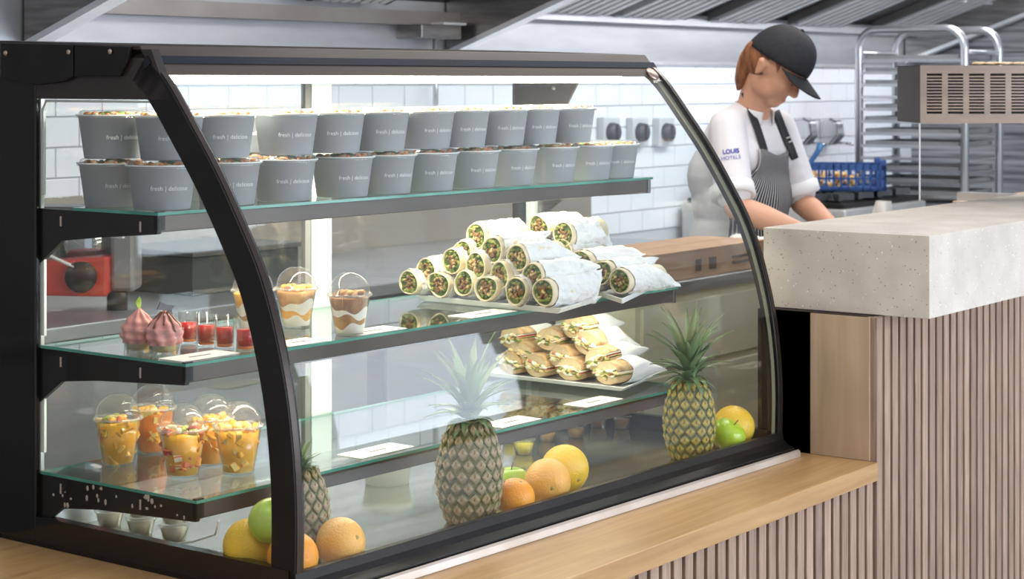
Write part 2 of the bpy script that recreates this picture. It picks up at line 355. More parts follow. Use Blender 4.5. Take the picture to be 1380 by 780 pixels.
# dark crate on back counter
p = onY(300, 380, 1.9)
bm = BM(); t = thing('metal_bin', 'dark oblong metal bin on the back counter right of the slicer', 'bin', (p.x, 2.0, .84))
add_box(bm, p.x - .18, p.x + .30, 1.85, 2.2, .84, .96); obj('body', bm, mat('gunmetal', (.05, .055, .05), .4, .4), t, bevel=.006)
bm = BM(); add_box(bm, p.x - .19, p.x + .31, 1.84, 2.21, .96, .975); obj('lid', bm, mat('gunmetal_lid', (.09, .09, .085), .4, .4), t, bevel=.004)
p = onY(280, 345, 2.45); bm = BM(); add_tube(bm, [(p.x, 2.47, p.z + .06), (p.x, 2.38, p.z + .07), (p.x + .05, 2.34, p.z), (p.x + .09, 2.36, .88), (p.x + .1, 2.36, .84)], .012)
tag(obj('water_pipe', bm, mat('cream_pipe', (.6, .55, .48), .4)), 'curved cream water pipe on the wall behind the dark bin', 'pipe')

# ================================================================== RANGE, CRATE
rg = thing('gas_range', 'stainless gas range with black grates under the blue crate', 'range', (5.95, 1.95, 0))
bm = BM(); add_box(bm, 5.51, 6.42, 1.58, 2.46, .05, .90); obj('body', bm, mat('pale_steel', (.50, .49, .47), .4, .6, (.58, .57, .55), 4), rg, bevel=.01)
bm = BM(); add_box(bm, 5.53, 6.40, 1.60, 2.44, .90, .925); obj('hob', bm, BLACK(), rg, bevel=.006)
for i in range(4):
    for j in range(4):
        bm = BM(); cx, cy = 5.63 + i * .21, 1.70 + j * .21
        for a in range(4):
            an = a * PI / 2 + .78; add_box(bm, 0.02, .1, -.008, .008, 0, .03, M=Matrix.Translation((cx, cy, .935)) @ Matrix.Rotation(an, 4, 'Z'))
        add_lathe(bm, [(0, .0), (.03, .0), (.04, .012), (.03, .02), (0, .02)], 12, (cx, cy, .925)); obj('grate', bm, mat('cast_iron', (.02, .02, .022), .5), rg)
blue = mat('navy_plastic', (.015, .05, .18), .4, 0, (.02, .07, .22), 6)
cr = thing('plastic_crate', 'navy blue slatted plastic crate standing on the range', 'crate', (5.96, 1.85, .965))
c0, c1 = onX(1103, 240, 5.75), None
CM = Matrix.Translation((5.93, 1.86, .968)) @ Matrix.Rotation(YAW - PI / 2 - .1, 4, 'Z')
bm = BM(); Lx, Ly, H = .25, .17, .125
add_box(bm, -Lx, Lx, -Ly, Ly, 0, .01, M=CM); obj('bottom', bm, blue, cr)
for (a, b, ax) in ((-Ly, -Ly + .012, 0), (Ly - .012, Ly, 0), (-Lx, -Lx + .012, 1), (Lx - .012, Lx, 1)):
    bm = BM(); half = Lx if ax == 0 else Ly
    for z0, z1 in ((0, .02), (.055, .065), (.1, H)):
        if ax == 0: add_box(bm, -Lx, Lx, a, b, z0, z1, M=CM)
        else: add_box(bm, a, b, -Ly, Ly, z0, z1, M=CM)
    n = int(half * 2 / .035)
    for k in range(n + 1):
        q = -half + k * (2 * half - .01) / n
        if ax == 0: add_box(bm, q, q + .01, a, b, 0, H, M=CM)
        else: add_box(bm, a, b, q, q + .01, 0, H, M=CM)
    obj('lattice_side', bm, blue, cr)
for a in (-Lx, Lx - .03):
    for b in (-Ly, Ly - .03):
        bm = BM(); add_box(bm, a, a + .03, b, b + .03, 0, H + .025, M=CM); obj('corner_post', bm, blue, cr, bevel=.004)
bm = BM()
for k in range(60):
    v = CM @ Vector((random.uniform(-.12, .12), random.uniform(-.12, -.02), random.uniform(.02, .08))); add_ell(bm, v, (.016, .012, .012), 8)
o = obj('corn_pieces', bm, mat('corn_yellow', (.75, .42, .10), .5, 0, (.85, .6, .25), 40)); tag(o, 'yellow and brown food pieces heaped inside the navy crate', 'food'); o['kind'] = 'stuff'
bm = BM(); add_tube(bm, [CM @ Vector((-.16, -.1, .012)), CM @ Vector((-.13, -.1, .1)), CM @ Vector((-.07, -.1, .19)), CM @ Vector((-.055, -.1, .225))], [.010, .011, .014, .020])
tag(obj('brush_handle', bm, mat('teal_plastic', (.03, .12, .28), .4)), 'blue handle sticking up out of the navy crate', 'handle')

# ================================================================== BAKING RACK
rk = thing('baking_rack', 'tall aluminium bun tray rack on the right by the wall', 'rack', (6.75, 1.7, 0))
rackm = mat('rack_aluminium', (.42, .43, .45), .28, .85, (.5, .51, .53), 6)
rx0, rx1, ry0, ry1, rh = 6.5, 6.95, 1.41, 1.985, 1.76
def rack_side(x):
    bm = BM(); pts = [(x, ry0, .08), (x, ry0, rh - .1)]
    for k in range(1, 7):
        a = k * PI / 12; pts.append((x, ry0 + .1 - .1 * math.cos(a), rh - .1 + .1 * math.sin(a)))
    pts += [(x, ry1 - .1 + .1 * math.sin(k * PI / 12), rh - .1 + .1 * math.cos(k * PI / 12)) for k in range(0, 7)] + [(x, ry1, .08)]
    add_tube(bm, pts, .021, 10); obj('tube_frame', bm, rackm, rk)
rack_side(rx0); rack_side(rx1)
for z in (.2, 1.64):
    for y in (ry0, ry1):
        bm = BM(); add_tube(bm, [(rx0, y, z), (rx1, y, z)], .012); obj('cross_bar', bm, rackm, rk)
NT = 15; step = .0625
for k in range(NT):
    z = 1.60 - k * step
    for y in (ry0 + .02, ry1 - .02):
        bm = BM(); add_box(bm, rx0, rx1, y - .012, y + .012, z - .006, z + .0); obj('runner', bm, rackm, rk)
    bm = BM(); add_box(bm, rx0 - .012, rx0 + .012, ry0, ry1, z - .008, z + .008); obj('rail', bm, rackm, rk)
bm = BM(); add_box(bm, rx0 + .01, rx1 - .02, ry0 + .03, ry1 - .03, .004, .007)
for a in ((rx0 + .01, rx0 + .018, ry0 + .03, ry1 - .03), (rx1 - .028, rx1 - .02, ry0 + .03, ry1 - .03), (rx0 + .01, rx1 - .02, ry0 + .03, ry0 + .038), (rx0 + .01, rx1 - .02, ry1 - .038, ry1 - .03)): add_box(bm, *a, .004, .027)
bm.transform(Matrix.Translation((-rx0, -ry0, 0)))
traym = mat('dull_tray_aluminium', (.24, .245, .25), .45, .7, (.34, .34, .35), 5)
tr0 = None
for k in range(NT):
    if k in (3, 8): continue
    z = 1.60 - k * step
    if tr0 is None: o = tr0 = tag(obj('baking_tray', bm, traym), '', 'tray')
    else: o = tr0.copy(); C.objects.link(o)
    o.location = (rx0, ry0, z); o['group'] = 'aluminium trays in the rack'
    o['label'] = 'flat aluminium baking tray in the tall rack, level %s from the top' % (ORD[k] if k < 14 else 'fifteenth')
# ================================================================== COUNTER
SY = -.29; LZ = .545; XE = 1.83
slatw = wood('oak_slat', (.24, .155, .11), (.41, .285, .215), .5, (40, 40, 2.2))
ctr = thing('counter_front', 'wooden counter clad in narrow vertical oak slats', 'counter', (2.2, SY + .1, 0))
bm = BM(); add_box(bm, -.95, XE + .003, SY + .022, .85, 0, .497); add_box(bm, XE + .003, 4.6, SY + .022, .04, 0, .905)
obj('carcass', bm, mat('dark_backing_board', (.05, .033, .026), .7), ctr)
bm = BM(); add_box(bm, -.0165, .0165, 0, .021, 0, .496); s0 = obj('slat', bm, slatw, ctr, world=False, bevel=.002)
bm = BM(); add_box(bm, -.0165, .0165, 0, .021, 0, .905); s1 = obj('slat', bm, slatw, ctr, world=False, bevel=.002)
pitch = .0465; n0 = 0
for k in range(34):
    x = XE - .022 - k * pitch; o = s0 if k == 0 else inst(s0, ctr)
    o.location = Vector((x, SY, 0)) - ctr.location
for k in range(42):
    x = XE + .022 + k * pitch; o = s1 if k == 0 else inst(s1, ctr)
    o.location = Vector((x, SY - .006, 0)) - ctr.location
plyw = wood('ply_panel', (.36, .25, .16), (.48, .35, .23), .42, (10, 10, 1.2), 2)
bm = BM(); add_box(bm, XE - .003, XE + .02, SY + .012, -.115, LZ + .001, .905); obj('end_panel', bm, plyw, ctr)
bm = BM(); add_box(bm, XE + .003, XE + .02, -.115, .04, LZ, .905); obj('black_end_panel', bm, BLACK(), ctr)
ledgew = wood('oiled_oak_ledge', (.38, .215, .085), (.51, .315, .14), .32, (1.5, 25, 25), 2)
bm = BM(); add_box(bm, -.95, XE, SY - .012, .86, .499, LZ)
tag(obj('oak_ledge', bm, ledgew, bevel=.002), 'oiled oak ledge that the display case stands on, above the low slats', 'ledge')
# terrazzo top
def terrazzo():
    m, n, b, out = nt('pale_terrazzo'); L = n.links
    tc = n.nodes.new('ShaderNodeTexCoord'); v = n.nodes.new('ShaderNodeTexVoronoi'); v.inputs['Scale'].default_value = 130; L.new(tc.outputs['Object'], v.inputs[0])
    ns = n.nodes.new('ShaderNodeTexNoise'); ns.inputs['Scale'].default_value = 55; ns.inputs['Detail'].default_value = 2; L.new(tc.outputs['Object'], ns.inputs[0])
    lt = n.nodes.new('ShaderNodeMath'); lt.operation = 'LESS_THAN'; lt.inputs[1].default_value = .24; L.new(v.outputs['Distance'], lt.inputs[0])
    gt = n.nodes.new('ShaderNodeMath'); gt.operation = 'GREATER_THAN'; gt.inputs[1].default_value = .56; L.new(ns.outputs[0], gt.inputs[0])
    mu = n.nodes.new('ShaderNodeMath'); mu.operation = 'MULTIPLY'; L.new(lt.outputs[0], mu.inputs[0]); L.new(gt.outputs[0], mu.inputs[1])
    n2 = n.nodes.new('ShaderNodeTexNoise'); n2.inputs['Scale'].default_value = 7; n2.inputs['Detail'].default_value = 8; L.new(tc.outputs['Object'], n2.inputs[0])
    r = n.nodes.new('ShaderNodeValToRGB'); r.color_ramp.elements[0].color = (.53, .475, .41, 1); r.color_ramp.elements[1].color = (.66, .605, .535, 1); r.color_ramp.elements[0].position = .35; r.color_ramp.elements[1].position = .7; L.new(n2.outputs[0], r.inputs[0])
    r2 = n.nodes.new('ShaderNodeValToRGB'); r2.color_ramp.elements[0].color = (.30, .24, .15, 1); r2.color_ramp.elements[1].color = (.85, .83, .78, 1); r2.color_ramp.interpolation = 'CONSTANT'; r2.color_ramp.elements[1].position = .45
    sp = n.nodes.new('ShaderNodeSeparateColor'); L.new(v.outputs['Color'], sp.inputs[0]); L.new(sp.outputs[0], r2.inputs[0])
    mx = n.nodes.new('ShaderNodeMix'); mx.data_type = 'RGBA'; L.new(mu.outputs[0], mx.inputs['Factor']); L.new(r.outputs[0], mx.inputs['A']); L.new(r2.outputs[0], mx.inputs['B'])
    L.new(mx.outputs['Result'], b.inputs['Base Color']); b.inputs['Roughness'].default_value = .4; return m
bm = BM(); add_box(bm, 1.872, 4.7, -.42, .045, .907, 1.114)
tag(obj('terrazzo_countertop', bm, terrazzo(), bevel=.002), 'thick pale speckled terrazzo countertop block above the tall slats', 'countertop')
# board behind the countertop
bm = BM(); add_box(bm, 3.86, 4.7, .07, .36, 1.035, 1.07); tt = thing('pass_shelf', 'wooden pass shelf just behind the terrazzo countertop', 'shelf', (4.1, .2, 0))
obj('board', bm, wood('tan_board', (.50, .36, .24), (.6, .45, .32), .5, (2, 20, 20)), tt, bevel=.002)
for x in (3.9, 4.6):
    bm = BM(); add_box(bm, x, x + .04, .1, .36, 0, 1.10); obj('leg', bm, ALU(), tt)
# crumpled paper bag

# prep table
pt = thing('prep_table', 'stainless prep table behind the display case and terrazzo counter', 'table', (3, .7, 0))
bm = BM(); add_box(bm, 1.93, 5.0, .47, .775, .885, .92); obj('worktop', bm, STEEL(), pt, bevel=.003)
bm = BM(); add_box(bm, 1.95, 4.9, .49, .76, .1, .885); obj('body', bm, mat('yellow_lit_steel_front', (.70, .70, .50), .4, 0, (.78, .77, .58), 3), pt)  # yellow case light on the stainless front is painted into its colour
for k in range(3):
    bm = BM(); add_box(bm, 1.97 + k, 2.94 + k, .475, .49, .14, .66); obj('door', bm, mat('yellow_lit_steel_front', (.5, .5, .4)), pt, bevel=.003)
    bm = BM(); add_box(bm, 1.97 + k, 2.94 + k, .475, .49, .68, .86); obj('drawer', bm, mat('yellow_lit_steel_front', (.5, .5, .4)), pt, bevel=.003)
bm = BM(); add_box(bm, 2.0, 4.85, .52, .74, 0, .1); obj('plinth', bm, BLACK(), pt)

q = onY(1189, 285, .66)
bm = BM(); grid(bm, lambda u, v: (q.x + (.05 * (1 - .4 * v)) * (1 + .16 * math.sin(6 * PI * u + 5 * v) + .08 * math.sin(14 * PI * u - 9 * v)) * math.cos(u * 2 * PI), .66 + (.045 * (1 - .4 * v)) * (1 + .2 * math.sin(6 * PI * u + 5 * v)) * math.sin(u * 2 * PI), .921 + v * .135), 24, 10, True)
tag(obj('paper_bag', bm, mat('white_crumpled_paper', (.8, .76, .7), .7)), 'small crumpled white paper bag standing on the prep table behind the terrazzo countertop', 'bag')
# cardboard box
cbm = mat('cardboard', (.42, .24, .13), .7, 0, (.50, .30, .17), 6)
cb = thing('cardboard_box', 'flat brown cardboard box lying on the prep table', 'box', (2.36, .66, .921))
bm = BM(); add_box(bm, 2.04, 2.72, .49, .74, .921, 1.0); obj('carton', bm, cbm, cb, bevel=.002)
bm = BM(); add_box(bm, 2.04, 2.72, .489, .61, 1.0, 1.004); add_box(bm, 2.04, 2.72, .613, .74, 1.0, 1.004); obj('flap', bm, cbm, cb)
bm = BM()
for a, b in ((2.28, 2.31), (2.36, 2.40)): add_box(bm, a, b, .487, .4895, .94, .975)
add_box(bm, 2.5, 2.68, .487, .4895, .962, .97); add_box(bm, 2.5, 2.66, .487, .4895, .945, .953)
obj('printed_marks', bm, mat('brown_ink', (.10, .05, .03), .7), cb)
# crumpled cling film / paper next to the box
bm = BM(); pa = mat('white_greaseproof', (.80, .78, .72), .55, 0, (.88, .86, .8), 12, sss=.1)
def sheet(u, v):
    x = 2.78 + u * .3; y = .63 + (v - .5) * .2; return (x, y, .925 + .03 * abs(math.sin(9 * u + 3 * v)) + .05 * abs(math.sin(5 * v + 7 * u)) * (1 - abs(2 * u - 1)))
grid(bm, sheet, 40, 12); o = obj('wrapping_paper', bm, pa); m_ = o.modifiers.new('s', 'SOLIDIFY'); m_.thickness = .001
tag(o, 'crumpled white wrapping paper on the prep table behind the cardboard box', 'paper')

# heat gantry rotated square to the visitor
g0 = at(1311, 127, 6.1); GM = Matrix.Translation(g0) @ Matrix.Rotation(YAW - PI / 2 + math.radians(1.5), 4, 'Z')
gt = thing('heated_gantry', 'bronze stainless gantry box with rows of slots above the counter', 'gantry', g0)
gm = mat('bronze_stainless', (.26, .20, .165), .35, .6, (.32, .25, .20), 3, stretch=(1, 1, 6))
px = 6.1 / FPX; gw = 75 * px; gh = 39 * px
bm = BM(); x = -71 * px; cols = []
for k in range(9): cols.append(x + (8.5 + 28.7 * k) * px)
cw = 21 * px; z0, z1 = -.062, .066; XR = cols[-1] + cw + .03
add_box(bm, -71 * px, cols[0], 0, .003, -gh, gh, M=GM)
for a, b in zip(cols, cols[1:] + [None]): add_box(bm, a + cw, (b if b else XR), 0, .003, -gh, gh, M=GM)
for a in cols:
    add_box(bm, a, a + cw, 0, .003, -gh, z0, M=GM); add_box(bm, a, a + cw, 0, .003, z1, gh, M=GM)
    ns = 13; pz = (z1 - z0) / ns
    for k in range(1, ns): add_box(bm, a, a + cw, 0, .003, z0 + k * pz - pz * .22, z0 + k * pz + pz * .22, M=GM)
obj('slotted_front', bm, gm, gt)
bm = BM(); add_box(bm, -71 * px, XR, 0.003, .32, gh - .003, gh, M=GM); add_box(bm, -71 * px, XR, .003, .32, -gh, -gh + .003, M=GM); add_box(bm, -71 * px, XR, .32, .323, -gh, gh, M=GM)
add_box(bm, -71 * px, -71 * px + .003, .003, .32, -gh, gh, M=GM)
obj('case_body', bm, mat('gantry_inside', (.035, .028, .024), .6), gt)
bm = BM(); add_box(bm, -70 * px, 36 * px, .01, .018, -.338, -gh, M=GM); obj('glass_screen', bm, CLEAR(), gt)
bm = BM()
for a in (-70 * px,): add_box(bm, a - .003, a, .009, .019, -.338, -gh, M=GM)
obj('glass_edge', bm, mat('pale_edge', (.7, .72, .72), .2), gt)
bm = BM(); add_box(bm, .36, .40, .1, .14, -.339, -gh, M=GM); obj('post', bm, ALU(), gt)
bm = BM()
for k in range(9): add_ell(bm, GM @ Vector((.03 + k * .022, .06 + .02 * (k % 2), gh + .006)), (.022, .018, .006), 8)
o = obj('food_scraps', bm, mat('bread_crumb_orange', (.65, .42, .2), .6, 0, (.8, .7, .5), 30)); o['kind'] = 'stuff'; tag(o, 'pale and orange flat food pieces on top of the slotted gantry', 'food')
# ================================================================== DISPLAY CASE
CR = math.radians(-1.8); L = 1.78
case = thing('display_case', 'refrigerated display case with curved glass front and black frame on the oak ledge', 'display case', (0, 0, LZ), (0, 0, CR))
CMX = Matrix.Rotation(CR, 4, 'Z')
def cs(x, y, z=0): return CMX @ Vector((x, y, z))
def cobj(name, bm, m, parent=None, **k): bm.transform(CMX); return obj(name, bm, m, parent or case, **k)
arc0 = [(-.001, .585), (-.003, .70), (.003, .808), (.021, .928), (.054, 1.048), (.091, 1.141), (.138, 1.221), (.205, 1.323), (.274, 1.412), (.344, 1.497), (.40, 1.545)]
def smoothline(pts, n=40):
    P = [Vector((a, b, 0)) for a, b in pts]; out = []
    for i in range(len(P) - 1):
        p0, p1, p2, p3 = P[max(i - 1, 0)], P[i], P[i + 1], P[min(i + 2, len(P) - 1)]
        m = n // (len(P) - 1)
        for k in range(m):
            t = k / m; out.append(.5 * ((2 * p1) + (p2 - p0) * t + (2 * p0 - 5 * p1 + 4 * p2 - p3) * t * t + (3 * p1 - p0 - 3 * p2 + p3) * t ** 3))
    out.append(P[-1]); return [(v.x, v.y) for v in out]
ARC = smoothline(arc0, 50)
def offset(pl, d):
    out = []
    for i, p in enumerate(pl):
        a = pl[max(i - 1, 0)]; b = pl[min(i + 1, len(pl) - 1)]; tx, ty = b[0] - a[0], b[1] - a[1]; l = math.hypot(tx, ty)
        out.append((p[0] + ty / l * d, p[1] - tx / l * d))
    return out
def glass_case_y(z):
    for a, b in zip(ARC, ARC[1:]):
        if a[1] <= z <= b[1]: return a[0] + (b[0] - a[0]) * (z - a[1]) / (b[1] - a[1])
    return 0
blackg = mat('gloss_black_frit', (.006, .006, .007), .12, 0, spec=.5)
# front glass, frames
bm = BM(); add_band(bm, ARC, offset(ARC, .006), .022, L - .022); cobj('curved_front_glass', bm, CLEAR())
for x0, x1, wd in ((0, .022, .058), (L - .022, L, .03)):
    bm = BM(); add_band(bm, offset(ARC, -.003), offset(ARC, wd), x0, x1); cobj('arched_frame', bm, BLACK(), bevel=.002)
    bm = BM(); add_band(bm, offset(ARC, -.0045), offset(ARC, .004), x0 + .004, x1 - .004); cobj('frame_bead', bm, mat('bronze_bead', (.045, .034, .028), .25, .5))
bm = BM(); add_band(bm, offset(ARC, .0065), offset(ARC, .009), .022, .034); cobj('printed_edge', bm, blackg)
bm = BM(); add_band(bm, offset(ARC, .0065), offset(ARC, .009), L - .036, L - .022); cobj('printed_edge', bm, mat('frit_grey_gold', (.20, .19, .13), .4))
# top
bm = BM(); add_prism(bm, [(.392, 1.541), (.415, 1.568), (.85, 1.583), (.85, 1.545)], .0, L, 'x'); cobj('top_panel', bm, BROWNB(), bevel=.002)
bm = BM(); add_prism(bm, [(.378, 1.533), (.39, 1.548), (.40, 1.540), (.40, 1.520)], -.002, L + .002, 'x'); cobj('top_rail', bm, mat('navy_black_rail', (.008, .010, .018), .15, .2))
bm = BM(); add_band(bm, [p for p in ARC if p[1] > 1.505], [p for p in offset(ARC, -.002)][-len([p for p in ARC if p[1] > 1.505]):], .02, L - .02); cobj('header_frit', bm, mat('grey_brown_frit', (.075, .060, .050), .6, spec=.15), bevel=0)
bm = BM(); add_lathe(bm, [(0, 0), (.02, 0), (.02, .004), (0, .004)], 16, M=Matrix.Translation((L - .055, glass_case_y(1.515) - .006, 1.515)) @ Matrix.Rotation(math.radians(48), 4, 'X')); cobj('round_clip', bm, mat('rosy_metal', (.35, .26, .22), .35, .7))
# left end : glass and borders
EB = [(.84, .555), (.84, 1.54)]
endpoly = [(.84, .56)] + offset(ARC, .05)[:1] + []
bm = BM(); inner = offset(ARC, .052)
poly = [(.735, .602)] + [(max(p[0], .05), max(p[1], .602)) for p in inner if p[1] < 1.49] + [(.735, 1.47)]
add_prism(bm, poly, .008, .013, 'x'); cobj('end_glass', bm, CLEAR())
def rect(bm, y0, y1, z0, z1, x0=.0, x1=.02): add_box(bm, x0, x1, y0, y1, z0, z1)
bm = BM(); rect(bm, .728, .85, .555, 1.56, -.002, .010); cobj('rear_upright', bm, blackg, bevel=.003)
bm = BM(); rect(bm, .008, .728, .555, .606, -.002, .022); cobj('bottom_border', bm, blackg)
bm = BM(); add_prism(bm, [(.728, 1.462), (.33, 1.462), (.38, 1.56), (.728, 1.56)], .0, .02, 'x'); cobj('top_border', bm, mat('smoky_frit', (.035, .028, .026), .2))
# end cap plates with screws
bm = BM(); add_prism(bm, [(.83, 1.505), (.72, 1.49), (.63, 1.497), (.60, 1.507), (.60, 1.572), (.83, 1.578)], -.012, -.001, 'x'); cobj('cap_plate', bm, BLACK(), bevel=.002)
bm = BM(); add_prism(bm, [(.597, 1.507), (.462, 1.507), (.44, 1.535), (.43, 1.566), (.597, 1.572)], -.010, -.001, 'x'); cobj('cap_plate', bm, BLACK(), bevel=.002)
for y in (.81, .61, .485):
    bm = BM(); add_lathe(bm, [(0, 0), (.006, 0), (.005, .003), (0, .004)], 12, M=Matrix.Translation((-.012, y, 1.556)) @ Matrix.Rotation(-PI / 2, 4, 'Y')); cobj('screw', bm, mat('brass_screw', (.55, .45, .35), .3, 1))
# right end glass and upright
poly = [(.735, .602)] + [(max(p[0], .05), max(p[1], .602)) for p in offset(ARC, .03) if p[1] < 1.49] + [(.735, 1.50)]
bm = BM(); add_prism(bm, poly, L - .014, L - .009, 'x'); cobj('end_glass', bm, CLEAR())
bm = BM(); rect(bm, .728, .85, .555, 1.56, L - .02, L); cobj('rear_upright', bm, DSTEEL())
bm = BM(); rect(bm, .0, .728, .555, .606, L - .022, L); cobj('bottom_border', bm, blackg)
bm = BM(); add_prism(bm, [(.80, 1.53), (.56, 1.53), (.62, 1.435), (.66, 1.435), (.66, 1.40), (.80, 1.40)], L - .075, L - .068, 'x'); cobj('hanging_bracket', bm, mat('warm_grey_steel', (.16, .14, .12), .45, .5), bevel=.002)
for z in (1.505, 1.478):
    bm = BM(); add_lathe(bm, [(0, 0), (.006, 0), (.005, .004), (0, .005)], 12, M=Matrix.Translation((L - .075, .665, z)) @ Matrix.Rotation(-PI / 2, 4, 'Y')); cobj('bolt', bm, ALU())
# rear: rails and sliding doors
for x0, x1 in ((.025, .035), (.835, .905), (L - .07, L - .03)):
    bm = BM(); add_box(bm, x0, x1, .745, .765, .60, 1.52); cobj('rear_stile', bm, mat('pale_stile', (.70, .76, .76), .35, .2), bevel=.002)
bm = BM(); add_box(bm, .815, .833, .748, .762, .6, 1.52); cobj('door_gasket', bm, mat('grey_gasket', (.22, .22, .2), .6))
bm = BM(); add_box(bm, .02, L - .02, .74, .85, 1.50, 1.545); cobj('rear_top_rail', bm, ALU())
bm = BM(); add_box(bm, .02, L - .02, .74, .85, .555, .60); cobj('rear_bottom_rail', bm, ALU())
for x0, x1, y in ((.035, .87, .752), (.87, L - .05, .768)):
    bm = BM(); add_box(bm, x0, x1, y, y + .004, .60, 1.50); cobj('sliding_door', bm, CLEAR())
# notched clear liner panels with bright edge on the left
lin = mat('lit_acrylic_edge', (.80, .84, .80), .3)
for z0, z1 in ((.975, 1.19), (.735, .905), (.61, .66)):
    bm = BM(); add_band(bm, [(.732, z0), (.732, z1 - .045), (.70, z1), (.48, z1)], [(.720, z0), (.720, z1 - .048), (.697, z1 - .003), (.48, z1 - .003)], .014, .020); cobj('liner_edge', bm, lin)
bm = BM(); add_band(bm, [(.73, 1.265), (.73, 1.44), (.715, 1.46), (.40, 1.46)], [(.722, 1.265), (.722, 1.437), (.712, 1.455), (.40, 1.455)], .014, .020); cobj('liner_edge', bm, lin)
# lamp
bm = BM(); add_box(bm, .05, L - .09, .425, .475, 1.493, 1.512); tubeo = cobj('lamp_tube', bm, mat('warm_white_tube', (1, .97, .88), .4, emit=7), bevel=.006)
bm = BM(); add_box(bm, .03, L - .07, .41, .49, 1.512, 1.535); cobj('lamp_housing', bm, mat('white_enamel', (.8, .8, .78), .4))
# deck, base, sill
DK = .565
bm = BM(); add_box(bm, .022, L - .022, .012, .74, .548, DK); cobj('deck', bm, mat('deck_steel', (.40, .39, .36), .16, .85, (.55, .54, .50), 3, stretch=(1, 5, 1)))
bm = BM(); add_prism(bm, [(-.006, .602), (.010, .602), (.010, .546), (-.040, .546), (-.040, .566), (-.018, .575), (-.008, .585)], .0, L, 'x'); cobj('bottom_frame', bm, BLACK(), bevel=.0015)
bm = BM(); add_prism(bm, [(-.046, .549), (-.040, .549), (-.040, .559), (-.046, .559)], .0, L, 'x'); cobj('navy_trim', bm, mat('navy_black_rail', (.01, .01, .02)))
bm = BM(); add_box(bm, .0, .02, -.04, .85, .5455, .556); cobj('base_side', bm, BLACK())
bm = BM(); add_box(bm, .0, L, .84, .855, .546, .60); cobj('base_back', bm, BLACK())
bm = BM(); add_prism(bm, [(-.053, .5452), (-.047, .5452), (-.047, .562), (-.051, .564), (-.056, .560), (-.058, .5452)], -.02, L - .0, 'x'); cobj('sill_strip', bm, mat('champagne_strip', (.55, .47, .40), .35, .6, (.65, .58, .52), 8), bevel=.001)
# small paint chips on the lower arm
# glass shelves with bars and arms
SH = [(1.243, .367, .60, 'top'), (.957, .288, .70, 'middle'), (.699, .258, .70, 'bottom')]
barm = mat('smoky_shelf_bar', (.085, .072, .062), .35, .5, (.12, .10, .09), 3)
for i, (z, yf, yb, nm) in enumerate(SH):
    bm = BM(); x0, x1 = .005, L - .035
    add_box(bm, x0, x1, yf, yb + .02, z - .006, z)
    bm.faces.ensure_lookup_table()
    for f in bm.faces:
        f.normal_update()
        if abs(f.normal.z) < .5: f.material_index = 1
    cobj('glass_shelf', bm, [glass('shelf_glass_green', (.93, .975, .955), .07), GEDGE()])
    bm = BM(); add_box(bm, .022, x1, yf + .012, yf + .030, z - .040, z - .0065); cobj('shelf_bar', bm, barm, bevel=.002)
    # arm at left and right end
    for xa, xb, mm in ((.010, .022, BLACK()), (L - .045, L - .033, DSTEEL())):
        bm = BM(); add_prism(bm, [(.74, z - .0065), (yf + .008, z - .0065), (yf + .008, z - .043), (.55, z - .058), (.66, z - .070), (.74, z - .125)], xa, xb, 'x'); cobj('shelf_arm', bm, mm, bevel=.0015)
    bm = BM(); add_box(bm, .006, .026, yf + .002, yf + .012, z - .035, z + .002); cobj('corner_clip', bm, BLACK())
# slots / scratches on the arms
bm = BM(); rnd = random.Random(3)
for z, yf, yb, nm in SH:
    for y in (.66, .42): add_box(bm, .0085, .0102, y, y + .004, z - .04, z - .02)
for k in range(26):
    y = rnd.uniform(.28, .70); z = .699 - rnd.uniform(.012, .042) - (.0 if y < .6 else .02); s = rnd.uniform(.001, .005); add_ell(bm, (.0098, y, z), (.0012, s, s * rnd.uniform(.6, 1.8)), 8)
cobj('scuff_marks', bm, mat('chalky_scuffs', (.55, .47, .40), .8))

def sx_at(px, py, ylocal, it=3):
    """case-frame x of a picture column on the case plane y=ylocal"""
    x = .8
    for _ in range(it):
        Y = cs(x, ylocal).y; q = onY(px, py, Y); x = (CMX.inverted() @ q).x
    return x

# ================================================================== BOWLS
grey = mat('grey_paper_bowl', (.33, .355, .375), .55, 0, (.35, .375, .395), 4)
R = .0705; BH = .086
def text_mesh(s, size, bold=0):
    cu = bpy.data.curves.new('t', 'FONT'); cu.body = s; cu.size = size; cu.align_x = 'CENTER'; cu.align_y = 'CENTER'; cu.resolution_u = 3; cu.extrude = 0; cu.offset = bold
    o = bpy.data.objects.new('t', cu); C.objects.link(o); dg = bpy.context.evaluated_depsgraph_get(); me = bpy.data.meshes.new_from_object(o.evaluated_get(dg))
    bpy.data.objects.remove(o); bm = BM(); bm.from_mesh(me); return bm
bw = thing('salad_bowl', '', 'bowl', (0, 0, 0))
def br(z): return .056 + (R - .003 - .056) * z / BH
bm = BM(); add_lathe(bm, [(0, .003), (.053, .003), (.055, 0), (br(0), .001), (br(BH), BH - .004), (R, BH - .003), (R, BH), (br(BH) - .003, BH), (.052, .006), (0, .006)], 36); obj('bowl', bm, grey, bw, world=False)
bm = BM(); add_lathe(bm, [(R + .0015, BH - .004), (R + .0015, BH + .001), (R - .003, BH + .002), (R - .005, BH + .009), (R - .009, BH + .011), (0, BH + .011)], 36); obj('lid', bm, PLAST(), bw, world=False)
bm = BM(); add_lathe(bm, [(R - .001, BH + .0005), (R + .003, BH + .0005), (R + .003, BH + .003), (R - .001, BH + .003)], 36); obj('lid_rim', bm, mat('frosted_lid_rim', (.78, .80, .78), .35), bw, world=False)
bm = BM(); rr = random.Random(5)
